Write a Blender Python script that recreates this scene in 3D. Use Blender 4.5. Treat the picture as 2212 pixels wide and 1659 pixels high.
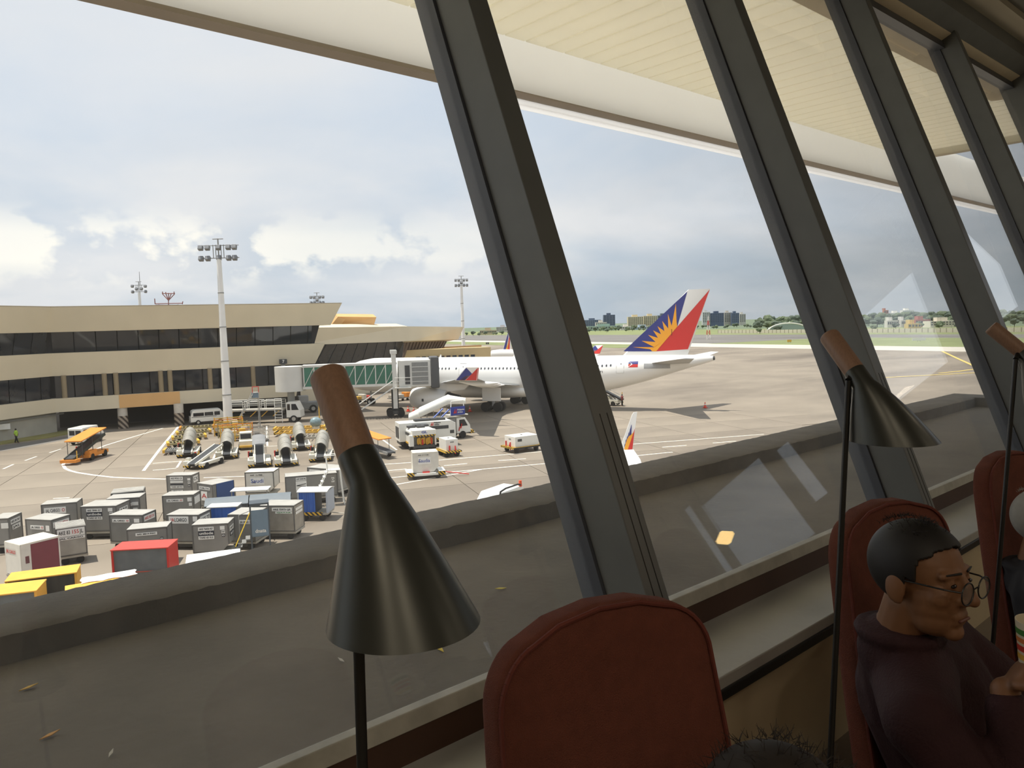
import bpy, bmesh, math, random
from mathutils import Vector, Matrix
random.seed(11)
sc = bpy.context.scene
for o in list(bpy.data.objects): bpy.data.objects.remove(o)
COL = sc.collection
PI = math.pi
def rad(a): return math.radians(a)

# ------------------------------------------------------------------ camera, sky, sun, exposure
# world axes: X runs along the window wall, Y points out over the apron, Z is up, lounge floor at z = 0
YAW, PITCH, ROLL, EYE, FPX = 48.5, 4.45, 1.65, 1.65, 1660.0
_a, _p, _r = rad(YAW), rad(PITCH), rad(ROLL)
FW = Vector((math.cos(_a)*math.cos(_p), math.sin(_a)*math.cos(_p), -math.sin(_p)))
_rt = Vector((math.sin(_a), -math.cos(_a), 0)); _up = _rt.cross(FW)
RT = _rt*math.cos(_r)-_up*math.sin(_r); UP = _rt*math.sin(_r)+_up*math.cos(_r)
EYEP = Vector((0, 0, EYE))
cam = bpy.data.cameras.new('camera'); camo = bpy.data.objects.new('camera', cam); COL.objects.link(camo)
camo.matrix_world = Matrix.Translation(EYEP) @ Matrix((RT, UP, -FW)).transposed().to_4x4()
cam.sensor_fit = 'HORIZONTAL'; cam.sensor_width = 36; cam.lens = 36*FPX/2212; cam.clip_start = .05; cam.clip_end = 6000
sc.camera = camo
sc.cycles.diffuse_bounces = 6; sc.cycles.transparent_max_bounces = 16
sc.view_settings.view_transform = 'Standard'; sc.view_settings.look = 'None'
sc.view_settings.exposure = 0.3; sc.view_settings.gamma = 1; sc.view_settings.use_curve_mapping = False

SUN_EL = rad(75); SUN_AZ = Vector((-.75, .66, 0)).normalized()
sun_dir = SUN_AZ*math.cos(SUN_EL)+Vector((0, 0, math.sin(SUN_EL)))
sl = bpy.data.lights.new('sun', 'SUN'); sl.energy = 4.6; sl.angle = rad(.6); sl.color = (1, .955, .88)
so = bpy.data.objects.new('sun', sl); COL.objects.link(so); so.rotation_euler = sun_dir.to_track_quat('Z', 'Y').to_euler(); so.location = (0, 0, 60)

def lin(c):
    c = c/255.
    return c/12.92 if c <= .04045 else ((c+.055)/1.055)**2.4
def srgb(r, g, b): return (lin(r), lin(g), lin(b), 1)

W = bpy.data.worlds.new('sky'); sc.world = W; W.use_nodes = True
nt = W.node_tree; N = nt.nodes; L = nt.links
for n in list(N): N.remove(n)
def node(t, **k):
    n = N.new(t)
    for a, b in k.items(): setattr(n, a, b)
    return n
def wmath(op, a, b=None, c=None):
    n = node('ShaderNodeMath', operation=op)
    for i, v in enumerate((a, b, c)):
        if v is None: continue
        if hasattr(v, 'links'): L.new(v, n.inputs[i])
        else: n.inputs[i].default_value = v
    return n.outputs[0]
def wramp(src, stops):
    n = node('ShaderNodeValToRGB'); e = n.color_ramp.elements
    while len(e) < len(stops): e.new(.5)
    for i, (p, c) in enumerate(stops): e[i].position = p; e[i].color = c
    L.new(src, n.inputs[0]); return n.outputs[0]
def wmix(f, a, b):
    n = node('ShaderNodeMix', data_type='RGBA')
    for i, v in ((0, f), (6, a), (7, b)):
        if hasattr(v, 'links'): L.new(v, n.inputs[i])
        else: n.inputs[i].default_value = v
    return n.outputs[2]
tc = node('ShaderNodeTexCoord'); sep = node('ShaderNodeSeparateXYZ'); L.new(tc.outputs['Generated'], sep.inputs[0])
zz = wmath('MAXIMUM', sep.outputs[2], 0.0)
base = wramp(zz, [(0, srgb(172, 186, 200)), (.12, srgb(190, 201, 213)), (.35, srgb(197, 208, 222)), (1, srgb(172, 192, 222))])
# cloud layer, flattened towards the horizon
den = wmath('ADD', zz, .22)
cx = wmath('DIVIDE', sep.outputs[0], den); cy = wmath('DIVIDE', sep.outputs[1], den)
comb = node('ShaderNodeCombineXYZ'); L.new(cx, comb.inputs[0]); L.new(cy, comb.inputs[1])
def wnoise(vec, scale, det=8, rough=.55, off=(0, 0, 0), dist=0):
    m = node('ShaderNodeMapping'); m.inputs['Location'].default_value = off; L.new(vec, m.inputs[0])
    n = node('ShaderNodeTexNoise'); n.inputs['Scale'].default_value = scale; n.inputs['Detail'].default_value = det; n.inputs['Roughness'].default_value = rough
    n.inputs['Distortion'].default_value = dist
    L.new(m.outputs[0], n.inputs['Vector']); return n.outputs[0]
c1 = wnoise(comb.outputs[0], .9, 9, .55, (3.1, 1.2, 0), .3)
m1 = wramp(c1, [(.36, (0, 0, 0, 1)), (.62, (1, 1, 1, 1))])
col = wmix(m1, base, srgb(216, 218, 221))
# darker rain cloud banks, away from the sun (towards +X)
dk = wnoise(comb.outputs[0], .75, 7, .6, (7.7, 4.4, 0), .2)
side = wramp(wmath('SUBTRACT', wmath('MULTIPLY', sep.outputs[0], .75), wmath('MULTIPLY', sep.outputs[1], .66)), [(.0, (.12, .12, .12, 1)), (.62, (1, 1, 1, 1))])
dm = wramp(dk, [(.36, (0, 0, 0, 1)), (.58, (1, 1, 1, 1))])
low = wramp(zz, [(.0, (.9, .9, .9, 1)), (.22, (.6, .6, .6, 1)), (.6, (.2, .2, .2, 1))])
mm = node('ShaderNodeMix', data_type='RGBA', blend_type='MULTIPLY'); mm.inputs[0].default_value = 1
L.new(dm, mm.inputs[6]); L.new(side, mm.inputs[7])
mm2 = node('ShaderNodeMix', data_type='RGBA', blend_type='MULTIPLY'); mm2.inputs[0].default_value = 1
L.new(mm.outputs[2], mm2.inputs[6]); L.new(low, mm2.inputs[7])
col = wmix(mm2.outputs[2], col, srgb(158, 168, 178))
haze = wramp(zz, [(.0, (.8, .8, .8, 1)), (.06, (.62, .62, .62, 1)), (.13, (0, 0, 0, 1))])
hz = wmath('MULTIPLY', haze, side)
col = wmix(hz, col, srgb(146, 156, 162))
# cumulus heads low over the horizon
vec3 = node('ShaderNodeVectorMath', operation='MULTIPLY'); L.new(tc.outputs['Generated'], vec3.inputs[0]); vec3.inputs[1].default_value = (1, 1, 1.5)
c3 = wnoise(vec3.outputs[0], 8.5, 9, .55, (2.35, .4, 1.9))
band = wramp(zz, [(.05, (0, 0, 0, 1)), (.085, (1, 1, 1, 1)), (.115, (.9, .9, .9, 1)), (.15, (0, 0, 0, 1))])
lit = wramp(sep.outputs[1], [(.66, (0, 0, 0, 1)), (.92, (1, 1, 1, 1))])
cm = wramp(c3, [(.49, (0, 0, 0, 1)), (.55, (1, 1, 1, 1))])
q1 = wmath('MULTIPLY', wmath('MULTIPLY', band, cm), wmath('MULTIPLY', lit, .75))
col = wmix(q1, col, srgb(250, 246, 234))
bg = node('ShaderNodeBackground'); bg.inputs[1].default_value = 1.12; L.new(col, bg.inputs[0])
wo = node('ShaderNodeOutputWorld'); L.new(bg.outputs[0], wo.inputs[0])

# ------------------------------------------------------------------ helpers
G = EYE-12.84                                   # level of the apron
def ray(u, v): return FW+RT*((u-1106.)/FPX)-UP*((v-829.5)/FPX)
def atz(u, v, z):                               # where a sight line meets a horizontal level (used to survey the apron)
    r = ray(u, v); t = (z-EYE)/r.z
    return EYEP+r*t
def gnd(u, v): return atz(u, v, G)
def atd(u, v, d): return EYEP+ray(u, v)*d
def heading(a, b): return math.atan2(b.y-a.y, b.x-a.x)

_mats = {}
def M(name, rgb, rough=.6, metal=0., var=.06, scale=3., bump=0., bscale=60., spec=.5, trans=0., streak=None, coat=0):
    if name in _mats: return _mats[name]
    m = bpy.data.materials.new(name); m.use_nodes = True; t = m.node_tree
    b = t.nodes['Principled BSDF']; c = srgb(*rgb)
    b.inputs['Roughness'].default_value = rough; b.inputs['Metallic'].default_value = metal
    b.inputs['Specular IOR Level'].default_value = spec; b.inputs['Coat Weight'].default_value = coat
    tcn = t.nodes.new('ShaderNodeTexCoord')
    nz = t.nodes.new('ShaderNodeTexNoise'); nz.inputs['Scale'].default_value = scale; nz.inputs['Detail'].default_value = 6
    if streak:
        mp = t.nodes.new('ShaderNodeMapping'); mp.inputs['Scale'].default_value = streak
        t.links.new(tcn.outputs['Object'], mp.inputs[0]); t.links.new(mp.outputs[0], nz.inputs['Vector'])
    else: t.links.new(tcn.outputs['Object'], nz.inputs['Vector'])
    rp = t.nodes.new('ShaderNodeValToRGB'); e = rp.color_ramp.elements
    e[0].position = .3; e[1].position = .7
    e[0].color = (c[0]*(1-var), c[1]*(1-var), c[2]*(1-var), 1); e[1].color = (min(1, c[0]*(1+var)), min(1, c[1]*(1+var)), min(1, c[2]*(1+var)), 1)
    t.links.new(nz.outputs[0], rp.inputs[0]); t.links.new(rp.outputs[0], b.inputs['Base Color'])
    if bump:
        n2 = t.nodes.new('ShaderNodeTexNoise'); n2.inputs['Scale'].default_value = bscale; n2.inputs['Detail'].default_value = 4
        t.links.new(tcn.outputs['Object'], n2.inputs['Vector'])
        bp = t.nodes.new('ShaderNodeBump'); bp.inputs['Strength'].default_value = bump; bp.inputs['Distance'].default_value = .01
        t.links.new(n2.outputs[0], bp.inputs['Height']); t.links.new(bp.outputs[0], b.inputs['Normal'])
    _mats[name] = m; return m
def stripes(name, rgb1, rgb2, freq, ang):
    if name in _mats: return _mats[name]
    m = M(name, rgb1, .6); t = m.node_tree; b = t.nodes['Principled BSDF']
    tcn = t.nodes.new('ShaderNodeTexCoord'); mp = t.nodes.new('ShaderNodeMapping'); mp.inputs['Rotation'].default_value = ang
    w = t.nodes.new('ShaderNodeTexWave'); w.inputs['Scale'].default_value = freq; w.inputs['Distortion'].default_value = 0
    rp = t.nodes.new('ShaderNodeValToRGB'); rp.color_ramp.interpolation = 'CONSTANT'; e = rp.color_ramp.elements
    e[0].position = 0; e[1].position = .5; e[0].color = srgb(*rgb1); e[1].color = srgb(*rgb2)
    t.links.new(tcn.outputs['Object'], mp.inputs[0]); t.links.new(mp.outputs[0], w.inputs['Vector']); t.links.new(w.outputs[1], rp.inputs[0])
    t.links.new(rp.outputs[0], b.inputs['Base Color']); return m

class MB:
    """collects faces of one mesh object"""
    def __init__(s): s.v = []; s.f = []; s.mi = []; s.cur = 0
    def add(s, vs, fs):
        n = len(s.v); s.v += [tuple(p) for p in vs]; s.f += [tuple(i+n for i in f) for f in fs]; s.mi += [s.cur]*len(fs); return s
    def box(s, x0, x1, y0, y1, z0, z1, mx=None):
        vs = [(x, y, z) for z in (z0, z1) for y in (y0, y1) for x in (x0, x1)]
        if mx is not None: vs = [mx @ Vector(p) for p in vs]
        return s.add(vs, [(0, 2, 3, 1), (4, 5, 7, 6), (0, 1, 5, 4), (2, 6, 7, 3), (0, 4, 6, 2), (1, 3, 7, 5)])
    def prism(s, poly, a, b, axis='y', mx=None):
        def P(p, t): return {'y': (p[0], t, p[1]), 'x': (t, p[0], p[1]), 'z': (p[0], p[1], t)}[axis]
        vs = [P(p, a) for p in poly]+[P(p, b) for p in poly]
        if mx is not None: vs = [mx @ Vector(p) for p in vs]
        n = len(poly)
        return s.add(vs, [tuple(range(n)), tuple(range(2*n-1, n-1, -1))]+[(i, i+n, (i+1) % n+n, (i+1) % n) for i in range(n)])
    def tube(s, p0, p1, r0, r1=None, n=10):
        r1 = r0 if r1 is None else r1; p0 = Vector(p0); p1 = Vector(p1); d = (p1-p0).normalized()
        a = d.orthogonal().normalized(); b = d.cross(a)
        vs = [p0+(a*math.cos(2*PI*i/n)+b*math.sin(2*PI*i/n))*r0 for i in range(n)]+[p1+(a*math.cos(2*PI*i/n)+b*math.sin(2*PI*i/n))*r1 for i in range(n)]
        return s.add(vs, [tuple(range(n-1, -1, -1)), tuple(range(n, 2*n))]+[(i, (i+1) % n, (i+1) % n+n, i+n) for i in range(n)])
    def path(s, pts, r, n=6):
        for a, b in zip(pts, pts[1:]): s.tube(a, b, r, r, n)
        return s
    def loft(s, rings, cap=True, closed=True):
        n = len(rings[0]); vs = [p for r in rings for p in r]; fs = []
        for k in range(len(rings)-1):
            for i in range(n if closed else n-1):
                j = (i+1) % n; fs.append((k*n+i, k*n+j, (k+1)*n+j, (k+1)*n+i))
        if cap: fs += [tuple(range(n-1, -1, -1)), tuple(range((len(rings)-1)*n, len(rings)*n))]
        return s.add(vs, fs)
    def circ(s, c, nrm, r, n=24, r2=None, up=None):
        nrm = Vector(nrm).normalized(); a = (Vector(up) if up else nrm.orthogonal()); a = (a-nrm*a.dot(nrm)).normalized(); b = nrm.cross(a); r2 = r if r2 is None else r2
        return [Vector(c)+a*math.cos(2*PI*i/n)*r+b*math.sin(2*PI*i/n)*r2 for i in range(n)]
    def ball(s, c, r, n=12, m=8, mx=None):
        r = (r, r, r) if not hasattr(r, '__len__') else r; vs = []; c = Vector(c)
        def T(p): p = Vector((p[0]*r[0], p[1]*r[1], p[2]*r[2])); return c+((mx @ p) if mx is not None else p)
        vs.append(T((0, 0, -1)))
        for k in range(1, m):
            t = -PI/2+PI*k/m
            for i in range(n): vs.append(T((math.cos(t)*math.cos(2*PI*i/n), math.cos(t)*math.sin(2*PI*i/n), math.sin(t))))
        vs.append(T((0, 0, 1))); fs = []
        for i in range(n): fs.append((0, 1+(i+1) % n, 1+i)); fs.append((len(vs)-1, 1+(m-2)*n+i, 1+(m-2)*n+(i+1) % n))
        for k in range(m-2):
            for i in range(n): fs.append((1+k*n+i, 1+k*n+(i+1) % n, 1+(k+1)*n+(i+1) % n, 1+(k+1)*n+i))
        return s.add(vs, fs)
    def capsule(s, p0, p1, r0, r1):
        s.tube(p0, p1, r0, r1, 14); s.ball(p0, r0, 14, 8); s.ball(p1, r1, 14, 8); return s
    def mesh(s, name, mats):
        me = bpy.data.meshes.new(name); me.from_pydata(s.v, [], s.f)
        for m in (mats if isinstance(mats, (list, tuple)) else [mats]): me.materials.append(m)
        for p, i in zip(me.polygons, s.mi): p.material_index = i
        bm = bmesh.new(); bm.from_mesh(me); bmesh.ops.recalc_face_normals(bm, faces=bm.faces); bm.to_mesh(me); bm.free()
        return me
    def build(s, name, mats, parent=None, smooth=False, bevel=0):
        o = bpy.data.objects.new(name, s.mesh(name, mats)); COL.objects.link(o)
        if parent is not None: o.parent = parent
        if smooth: smooth_obj(o)
        if bevel:
            b = o.modifiers.new('bevel', 'BEVEL'); b.width = bevel; b.segments = 2; b.limit_method = 'ANGLE'
        return o
def smooth_obj(o, ang=40):
    me = o.data
    bm = bmesh.new(); bm.from_mesh(me)
    for f in bm.faces: f.smooth = True
    for e in bm.edges:
        if len(e.link_faces) == 2: e.smooth = e.calc_face_angle(0) < rad(ang)
    bm.to_mesh(me); bm.free()
def tag(o, label=None, cat=None, group=None, kind=None):
    if label: o['label'] = label
    if cat: o['category'] = cat
    if group: o['group'] = group
    if kind: o['kind'] = kind
    return o
def thing(name, label, cat, loc=(0, 0, 0), rz=0., group=None, kind=None):
    o = bpy.data.objects.new(name, None); COL.objects.link(o); o.location = loc; o.rotation_euler = (0, 0, rz); o.empty_display_size = .3
    return tag(o, label, cat, group, kind)
def copy_tree(o, parent=None):
    c = o.copy(); COL.objects.link(c); c.parent = parent
    for ch in list(o.children): copy_tree(ch, c)
    return c
def B(name, mat, parent, *args, **k):            # one box part
    return MB().box(*args).build(name, mat, parent, **k)
def blob(mb, name, mat, parent=None, voxel=.006, sm=6):
    """one continuous surface grown from overlapping limbs"""
    o = mb.build(name, mat, parent)
    r = o.modifiers.new('remesh', 'REMESH'); r.mode = 'VOXEL'; r.voxel_size = voxel; r.use_smooth_shade = True
    s = o.modifiers.new('smooth', 'SMOOTH'); s.iterations = sm; s.factor = .5
    return o
def lettering(text, mat, parent, mx, size, name='lettering', width=None, bold=0):
    cu = bpy.data.curves.new('t', 'FONT'); cu.body = text; cu.size = size; cu.align_x = 'CENTER'; cu.align_y = 'CENTER'; cu.extrude = .002; cu.offset = bold; cu.resolution_u = 2
    to = bpy.data.objects.new('t', cu); COL.objects.link(to)
    me = bpy.data.meshes.new_from_object(to.evaluated_get(bpy.context.evaluated_depsgraph_get()))
    bpy.data.objects.remove(to); bpy.data.curves.remove(cu)
    xs = [v.co.x for v in me.vertices] or [0, 1]
    k = width/(max(xs)-min(xs)) if width else 1
    me.transform(Matrix.Diagonal((k, 1, 1, 1))); me.materials.clear(); me.materials.append(mat)
    o = bpy.data.objects.new(name, me); COL.objects.link(o); o.parent = parent; o.matrix_local = mx; return o
def frame(o, right, up):
    r = Vector(right).normalized(); u = Vector(up).normalized(); n = r.cross(u)
    return Matrix.Translation(o) @ Matrix((r, u, n)).transposed().to_4x4()

# ------------------------------------------------------------------ materials of the lounge
m_floor = M('carpet', (138, 128, 114), .95, bump=.3)  # carpet tone lightened to bounce light onto the mullion fronts
m_ceil = M('ceiling_paint', (176, 170, 152), .85, var=.03)
m_ceil2 = M('ceiling_panel', (120, 119, 112), .85, var=.03)
m_wall = M('wall_paint', (150, 142, 128), .85, var=.04)
m_panel = M('wall_laminate', (196, 182, 150), .7, var=.1, scale=2)
m_mull = M('mullion_paint', (112, 116, 116), .4, var=.06, scale=5, spec=.4)
m_bead = M('glazing_bead', (80, 85, 94), .45, var=.05)
m_sill = M('sill_strip', (176, 176, 166), .5, var=.14, scale=14)
m_shelf = M('shelf_paint', (176, 177, 172), .33, var=.08, bump=.15, bscale=18)
m_apron_wood = M('window_apron', (72, 50, 38), .5, var=.12)
m_black = M('black_metal', (26, 26, 25), .38, var=.05)
m_soffit = M('soffit_cream', (250, 246, 230), .7, var=.03, scale=1)
m_fascia = M('fascia_cream', (250, 248, 240), .7, var=.05, scale=.8)
m_deck = M('bitumen_deck', (100, 95, 87), .9, var=.22, scale=1.6, bump=.5, bscale=25)
m_deck2 = M('bitumen_parapet', (98, 94, 88), .9, var=.2, scale=4, bump=.5, bscale=40)

def glass_mat(name, tint, dirt_veil):
    m = bpy.data.materials.new(name); m.use_nodes = True; t = m.node_tree
    for n in list(t.nodes): t.nodes.remove(n)
    tr = t.nodes.new('ShaderNodeBsdfTransparent'); tr.inputs[0].default_value = tint
    gl = t.nodes.new('ShaderNodeBsdfGlossy'); gl.inputs['Roughness'].default_value = 0.0
    df = t.nodes.new('ShaderNodeBsdfTranslucent'); df.inputs[0].default_value = (.9, .89, .86, 1)
    lw = t.nodes.new('ShaderNodeLayerWeight'); lw.inputs[0].default_value = .5
    pw = t.nodes.new('ShaderNodeMath'); pw.operation = 'POWER'; pw.inputs[1].default_value = 5; t.links.new(lw.outputs['Facing'], pw.inputs[0])
    fr = t.nodes.new('ShaderNodeMath'); fr.operation = 'MULTIPLY_ADD'; fr.inputs[1].default_value = .96; fr.inputs[2].default_value = .045; t.links.new(pw.outputs[0], fr.inputs[0])
    tcn = t.nodes.new('ShaderNodeTexCoord'); nz = t.nodes.new('ShaderNodeTexNoise'); nz.inputs['Scale'].default_value = 1.6; nz.inputs['Detail'].default_value = 8
    t.links.new(tcn.outputs['Object'], nz.inputs['Vector'])
    rp = t.nodes.new('ShaderNodeMapRange'); rp.inputs[1].default_value = .3; rp.inputs[2].default_value = .75; rp.inputs[3].default_value = dirt_veil*.6; rp.inputs[4].default_value = dirt_veil*1.5  # dirt and painted haze together, a pale veil lifting the darks outside
    t.links.new(nz.outputs[0], rp.inputs[0])
    a = t.nodes.new('ShaderNodeMixShader'); b = t.nodes.new('ShaderNodeMixShader'); out = t.nodes.new('ShaderNodeOutputMaterial')
    t.links.new(rp.outputs[0], a.inputs[0]); t.links.new(tr.outputs[0], a.inputs[1]); t.links.new(df.outputs[0], a.inputs[2])
    t.links.new(fr.outputs[0], b.inputs[0]); t.links.new(a.outputs[0], b.inputs[1]); t.links.new(gl.outputs[0], b.inputs[2])
    t.links.new(b.outputs[0], out.inputs[0]); return m
m_glass = glass_mat('window_glass', (.985, .985, .98, 1), .026)

# ------------------------------------------------------------------ the lounge shell
LEAN = rad(20.9); TL = math.tan(LEAN)
ZS, YS = .65, 1.65                     # foot of the glass
ZH = 4.25                              # head of the glass
def gy(z): return YS+(z-ZS)*TL
XL, XE, YB, ZC = -6.0, 10.9, -6.0, 4.62
def struct(name, label, mb, mat, cat=None, **k):
    o = mb.build(name, mat, **k); return tag(o, label, cat, kind='structure')
struct('floor', 'light carpet floor of the airport lounge', MB().box(XL, XE+.3, YB, 1.62, -.12, 0), m_floor)
struct('ceiling', 'flat grey ceiling of the lounge above the windows', MB().box(XL, XE+.3, YB, 2.52, ZC, ZC+.15), m_ceil2)
struct('trim_1', 'beige bulkhead strip between the ceiling and the window head', MB().box(XL, XE, 2.5, 2.86, ZC-.06, ZC+.15), m_ceil)
struct('trim_2', 'dark painted beam along the head of the slanted windows', MB().prism([(2.72, 4.43), (2.86, 4.325), (2.9, 4.4), (2.9, 5.2), (2.72, 5.2)], XL, XE+.2, 'x'), m_mull)
struct('trim_7', 'cream strip along the top of the slanted glass', MB().prism([(2.855, 4.322), (3.04, 4.235), (3.34, 4.26), (3.34, 5.1), (2.905, 5.1)], XL, XE+.2, 'x'), M('head_lit_cream', (226, 214, 186), .7))  # cream tone paints in the daylight on the header's lower face
struct('wall_left', 'plain lounge wall behind the photographer', MB().box(XL-.2, XL, YB, 3.3, -.12, ZC+.6), m_wall)
bw = MB(); bx_ = [(XL, 6.9, None), (6.9, 8.3, (.9, 2.6)), (8.3, 8.42, None), (8.42, 9.8, (.9, 2.6)), (9.8, XE, None)]
for a_, b_, op in bx_:
    if op: bw.box(a_, b_, YB-.2, YB, -.12, op[0]); bw.box(a_, b_, YB-.2, YB, op[1], ZC+.15)
    else: bw.box(a_, b_, YB-.2, YB, -.12, ZC+.15)
wbk = struct('wall_back', 'plain wall with two windows on the far side of the lounge', bw, m_wall)
struct('wall_window', 'tan laminate wall panel below the window shelf', MB().box(XL, XE, 1.34, 1.62, 0, .5), m_panel)
# wide shelf, dark apron board and light sill strip
struct('trim_3', 'wide dark grey window shelf with a black front lip', MB().box(XL, XE, 1.3, 1.66, .505, .55), m_shelf, bevel=.004)
struct('trim_4', 'black lip along the front edge of the window shelf', MB().box(XL, XE, 1.29, 1.335, .478, .512), m_black, bevel=.004)
struct('trim_5', 'dark brown board between the window shelf and the glass', MB().prism([(1.585, .55), (1.605, .628), (1.66, .628), (1.66, .55)], XL, XE, 'x'), m_apron_wood)
struct('trim_6', 'chipped light grey sill strip along the foot of the glass', MB().prism([(1.598, .625), (1.612, .668), (1.645, .668), (1.66, .625)], XL, XE, 'x'), m_sill, bevel=.003)

def slanted(mb, x0, x1, o0, o1, z0, z1):
    """bar in the leaning glass plane: o0..o1 measured from the glass (negative = into the room)"""
    k = 1/math.cos(LEAN)
    return mb.prism([(gy(z0)+o0, z0), (gy(z0)+o1, z0), (gy(z1)+o1, z1), (gy(z1)+o0, z1)], x0, x1, 'x')
MX = [-4.52, -2.41, -.29, 1.82, 3.93, 6.12, 8.3, 10.45]
for i in range(len(MX)-1):
    w = thing('window_%d' % (i+1), 'leaning window bay %d with dark mullion and large clear pane' % (i+1), None, (MX[i], YS, ZS), kind='structure')
    def loc(mb, name, mat, **k):
        o = mb.build(name, mat, None, **k); o.data.transform(Matrix.Translation((-MX[i], -YS, -ZS))); o.parent = w; return o
    loc(slanted(MB(), MX[i]+.05, MX[i+1]+.03, -.016, -.006, ZS+.01, ZH+.02), 'pane', m_glass)
    loc(slanted(MB(), MX[i]+.012, MX[i]+.112, -.235, -.055, .56, ZH+.1), 'mullion', m_mull, bevel=.004)
    loc(slanted(MB(), MX[i], MX[i]+.13, -.055, .05, .62, ZH+.05), 'glazing_bead', m_bead)
    loc(slanted(MB(), MX[i]+.112, MX[i+1]+.012, -.1, .02, ZH-.05, ZH+.03), 'head_bead', m_bead)
    g = MB()
    for q in (.035, .07): slanted(g, MX[i]+.012+q-.0015, MX[i]+.012+q+.0015, -.2365, -.234, .56, 1.35)
    loc(g, 'joint_groove', m_black)
w = thing('window_9', 'leaning corner mullion at the end of the window wall', None, (MX[-1], YS, ZS), kind='structure')
o = slanted(MB(), MX[-1], MX[-1]+.16, -.26, .05, .5, ZH+.1).build('mullion', m_mull, w); o.data.transform(Matrix.Translation((-MX[-1], -YS, -ZS)))
# end wall with its own windows (these show up mirrored in the slanted panes)
ew = thing('wall_end', 'end wall of the lounge with tall windows', None, (XE, 0, 0), kind='structure')
ops = [(-5.28, -5.22, 1.7, 2.9), (-5.12, -5.06, 1.75, 3.3), (-4.94, -4.88, 1.75, 2.9), (-4.7, -4.42, 1.62, 3.15), (-4.36, -2.78, 1.55, 3.0), (-2.55, -2.2, 1.9, 2.9), (-.9, 1.55, 2.3, 3.55)]
ys_ = sorted(set([YB]+[a for q in ops for a in q[:2]])); wb = MB().prism([(1.55, 0), (1.62, .6), (gy(4.3)-.06, 4.3), (gy(4.3)-.06, ZC+.1), (1.55, ZC+.1)], 0, .2, 'x')
for a, b in zip(ys_, ys_[1:]):
    q = [p for p in ops if p[0] <= a+1e-6 and p[1] >= b-1e-6]
    if q: wb.box(0, .2, a, b, 0, q[0][2]); wb.box(0, .2, a, b, q[0][3], ZC+.1)
    else: wb.box(0, .2, a, b, 0, ZC+.1)
wb.build('wall_panel', m_wall, ew)
for a, b, z0, z1 in ops: B('pane', m_glass, ew, .09, .1, a, b, z0, z1)
for a, b in ((6.9, 8.3), (8.42, 9.8)): B('pane', m_glass, wbk, a, b, YB-.11, YB-.1, .9, 2.6)

# unseen fill light panels, added to brighten the lounge
for k, (x, y) in enumerate(((-3.5, -2.6), (-.6, -2.6), (-2, -1.0), (-3.5, -4.6), (-.6, -4.6), (5.5, -5.0), (6.95, -2.0), (9.6, -5.0))):
    t = thing('fill_panel', ['added square fill light panel over the left rear of the lounge', 'added square fill light panel behind the camera', 'added square fill light panel above and left of the camera', 'added square fill light panel near the back wall at left', 'added square fill light panel near the back wall at centre', 'added square fill light panel near the back wall windows', 'added square fill light panel in front of the far armchairs', 'added square fill light panel in the corner by the end wall'][k], 'light', (x, y, ZC), 0, 'added fill lights of the lounge')
    B('housing', m_bead, t, -.32, .32, -.32, .32, -.05, 0)
    em = M('fill_diffuser', (255, 226, 190), .5); bs_ = em.node_tree.nodes['Principled BSDF']; bs_.inputs['Emission Color'].default_value = (1, .82, .6, 1); bs_.inputs['Emission Strength'].default_value = 4
    B('diffuser', em, t, -.29, .29, -.29, .29, -.06, -.05)
    al = bpy.data.lights.new('fill_lamp', 'AREA'); al.shape = 'SQUARE'; al.size = .56; al.energy = 13 if k < 5 else (8 if k == 6 else 20); al.color = (1, .84, .64)
    lo = bpy.data.objects.new('fill_lamp', al); COL.objects.link(lo); lo.parent = t; lo.location = (0, 0, -.07)

# small lit pendant near the end wall, mirrored in the second pane as a yellow lozenge
pd = thing('pendant_lamp', 'small glowing yellow pendant lamp near the end wall', 'lamp', (9.3, -3.05, ZC))
MB().tube((0, 0, 0), (0, 0, -2.5), .006, .006, 6).build('cord', m_black, pd)
ey = M('pendant_glow', (255, 200, 110), .5); bs_ = ey.node_tree.nodes['Principled BSDF']; bs_.inputs['Emission Color'].default_value = (1, .66, .25, 1); bs_.inputs['Emission Strength'].default_value = 9
k = MB(); k.loft([k.circ((0, 0, z), (0, 0, 1), r, 4) for r, z in ((.02, -2.5), (.14, -2.58), (.14, -2.62), (.03, -2.7))]); k.build('shade', ey, pd)

# ------------------------------------------------------------------ roof ledge and canopy outside
DZ, PZ, PY0, PY1, XC = .32, .45, 3.68, 4.13, 12.3
led = MB().box(-14, XC-.25, 1.66, PY0, DZ-.5, DZ)
deck = struct('roof_ledge', 'dark bitumen roof ledge outside the windows with raised parapet', led, m_deck)
def rough_strip(name, pts, mat, parent):
    """parapet run with slightly uneven edges"""
    mb = MB(); rings = []
    for x, y0, y1 in pts:
        j = lambda s: random.uniform(-s, s)
        rings.append([(x, y0+j(.004), DZ-.3), (x, y0+.01+j(.005), PZ-.015+j(.004)), (x, y0+.04+j(.005), PZ+j(.003)), (x, y1-.03, PZ+j(.0025)), (x, y1+j(.006), PZ-.012+j(.004)), (x, y1, DZ-1.2)])
    mb.loft(rings); return mb.build(name, mat, parent, smooth=True)
p = rough_strip('parapet', [(-8+.04*i, PY0, PY1) for i in range(int((XC+8)/.04)+1)], m_deck2, deck)
B('parapet_return', m_deck2, deck, XC-.45, XC, -6, PY1-.02, DZ-1.2, PZ)
B('outer_wall', M('facade_concrete', (176, 160, 132), .85, var=.06), deck, -14, XC, 1.7, PY1-.05, G, DZ-.5)
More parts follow.
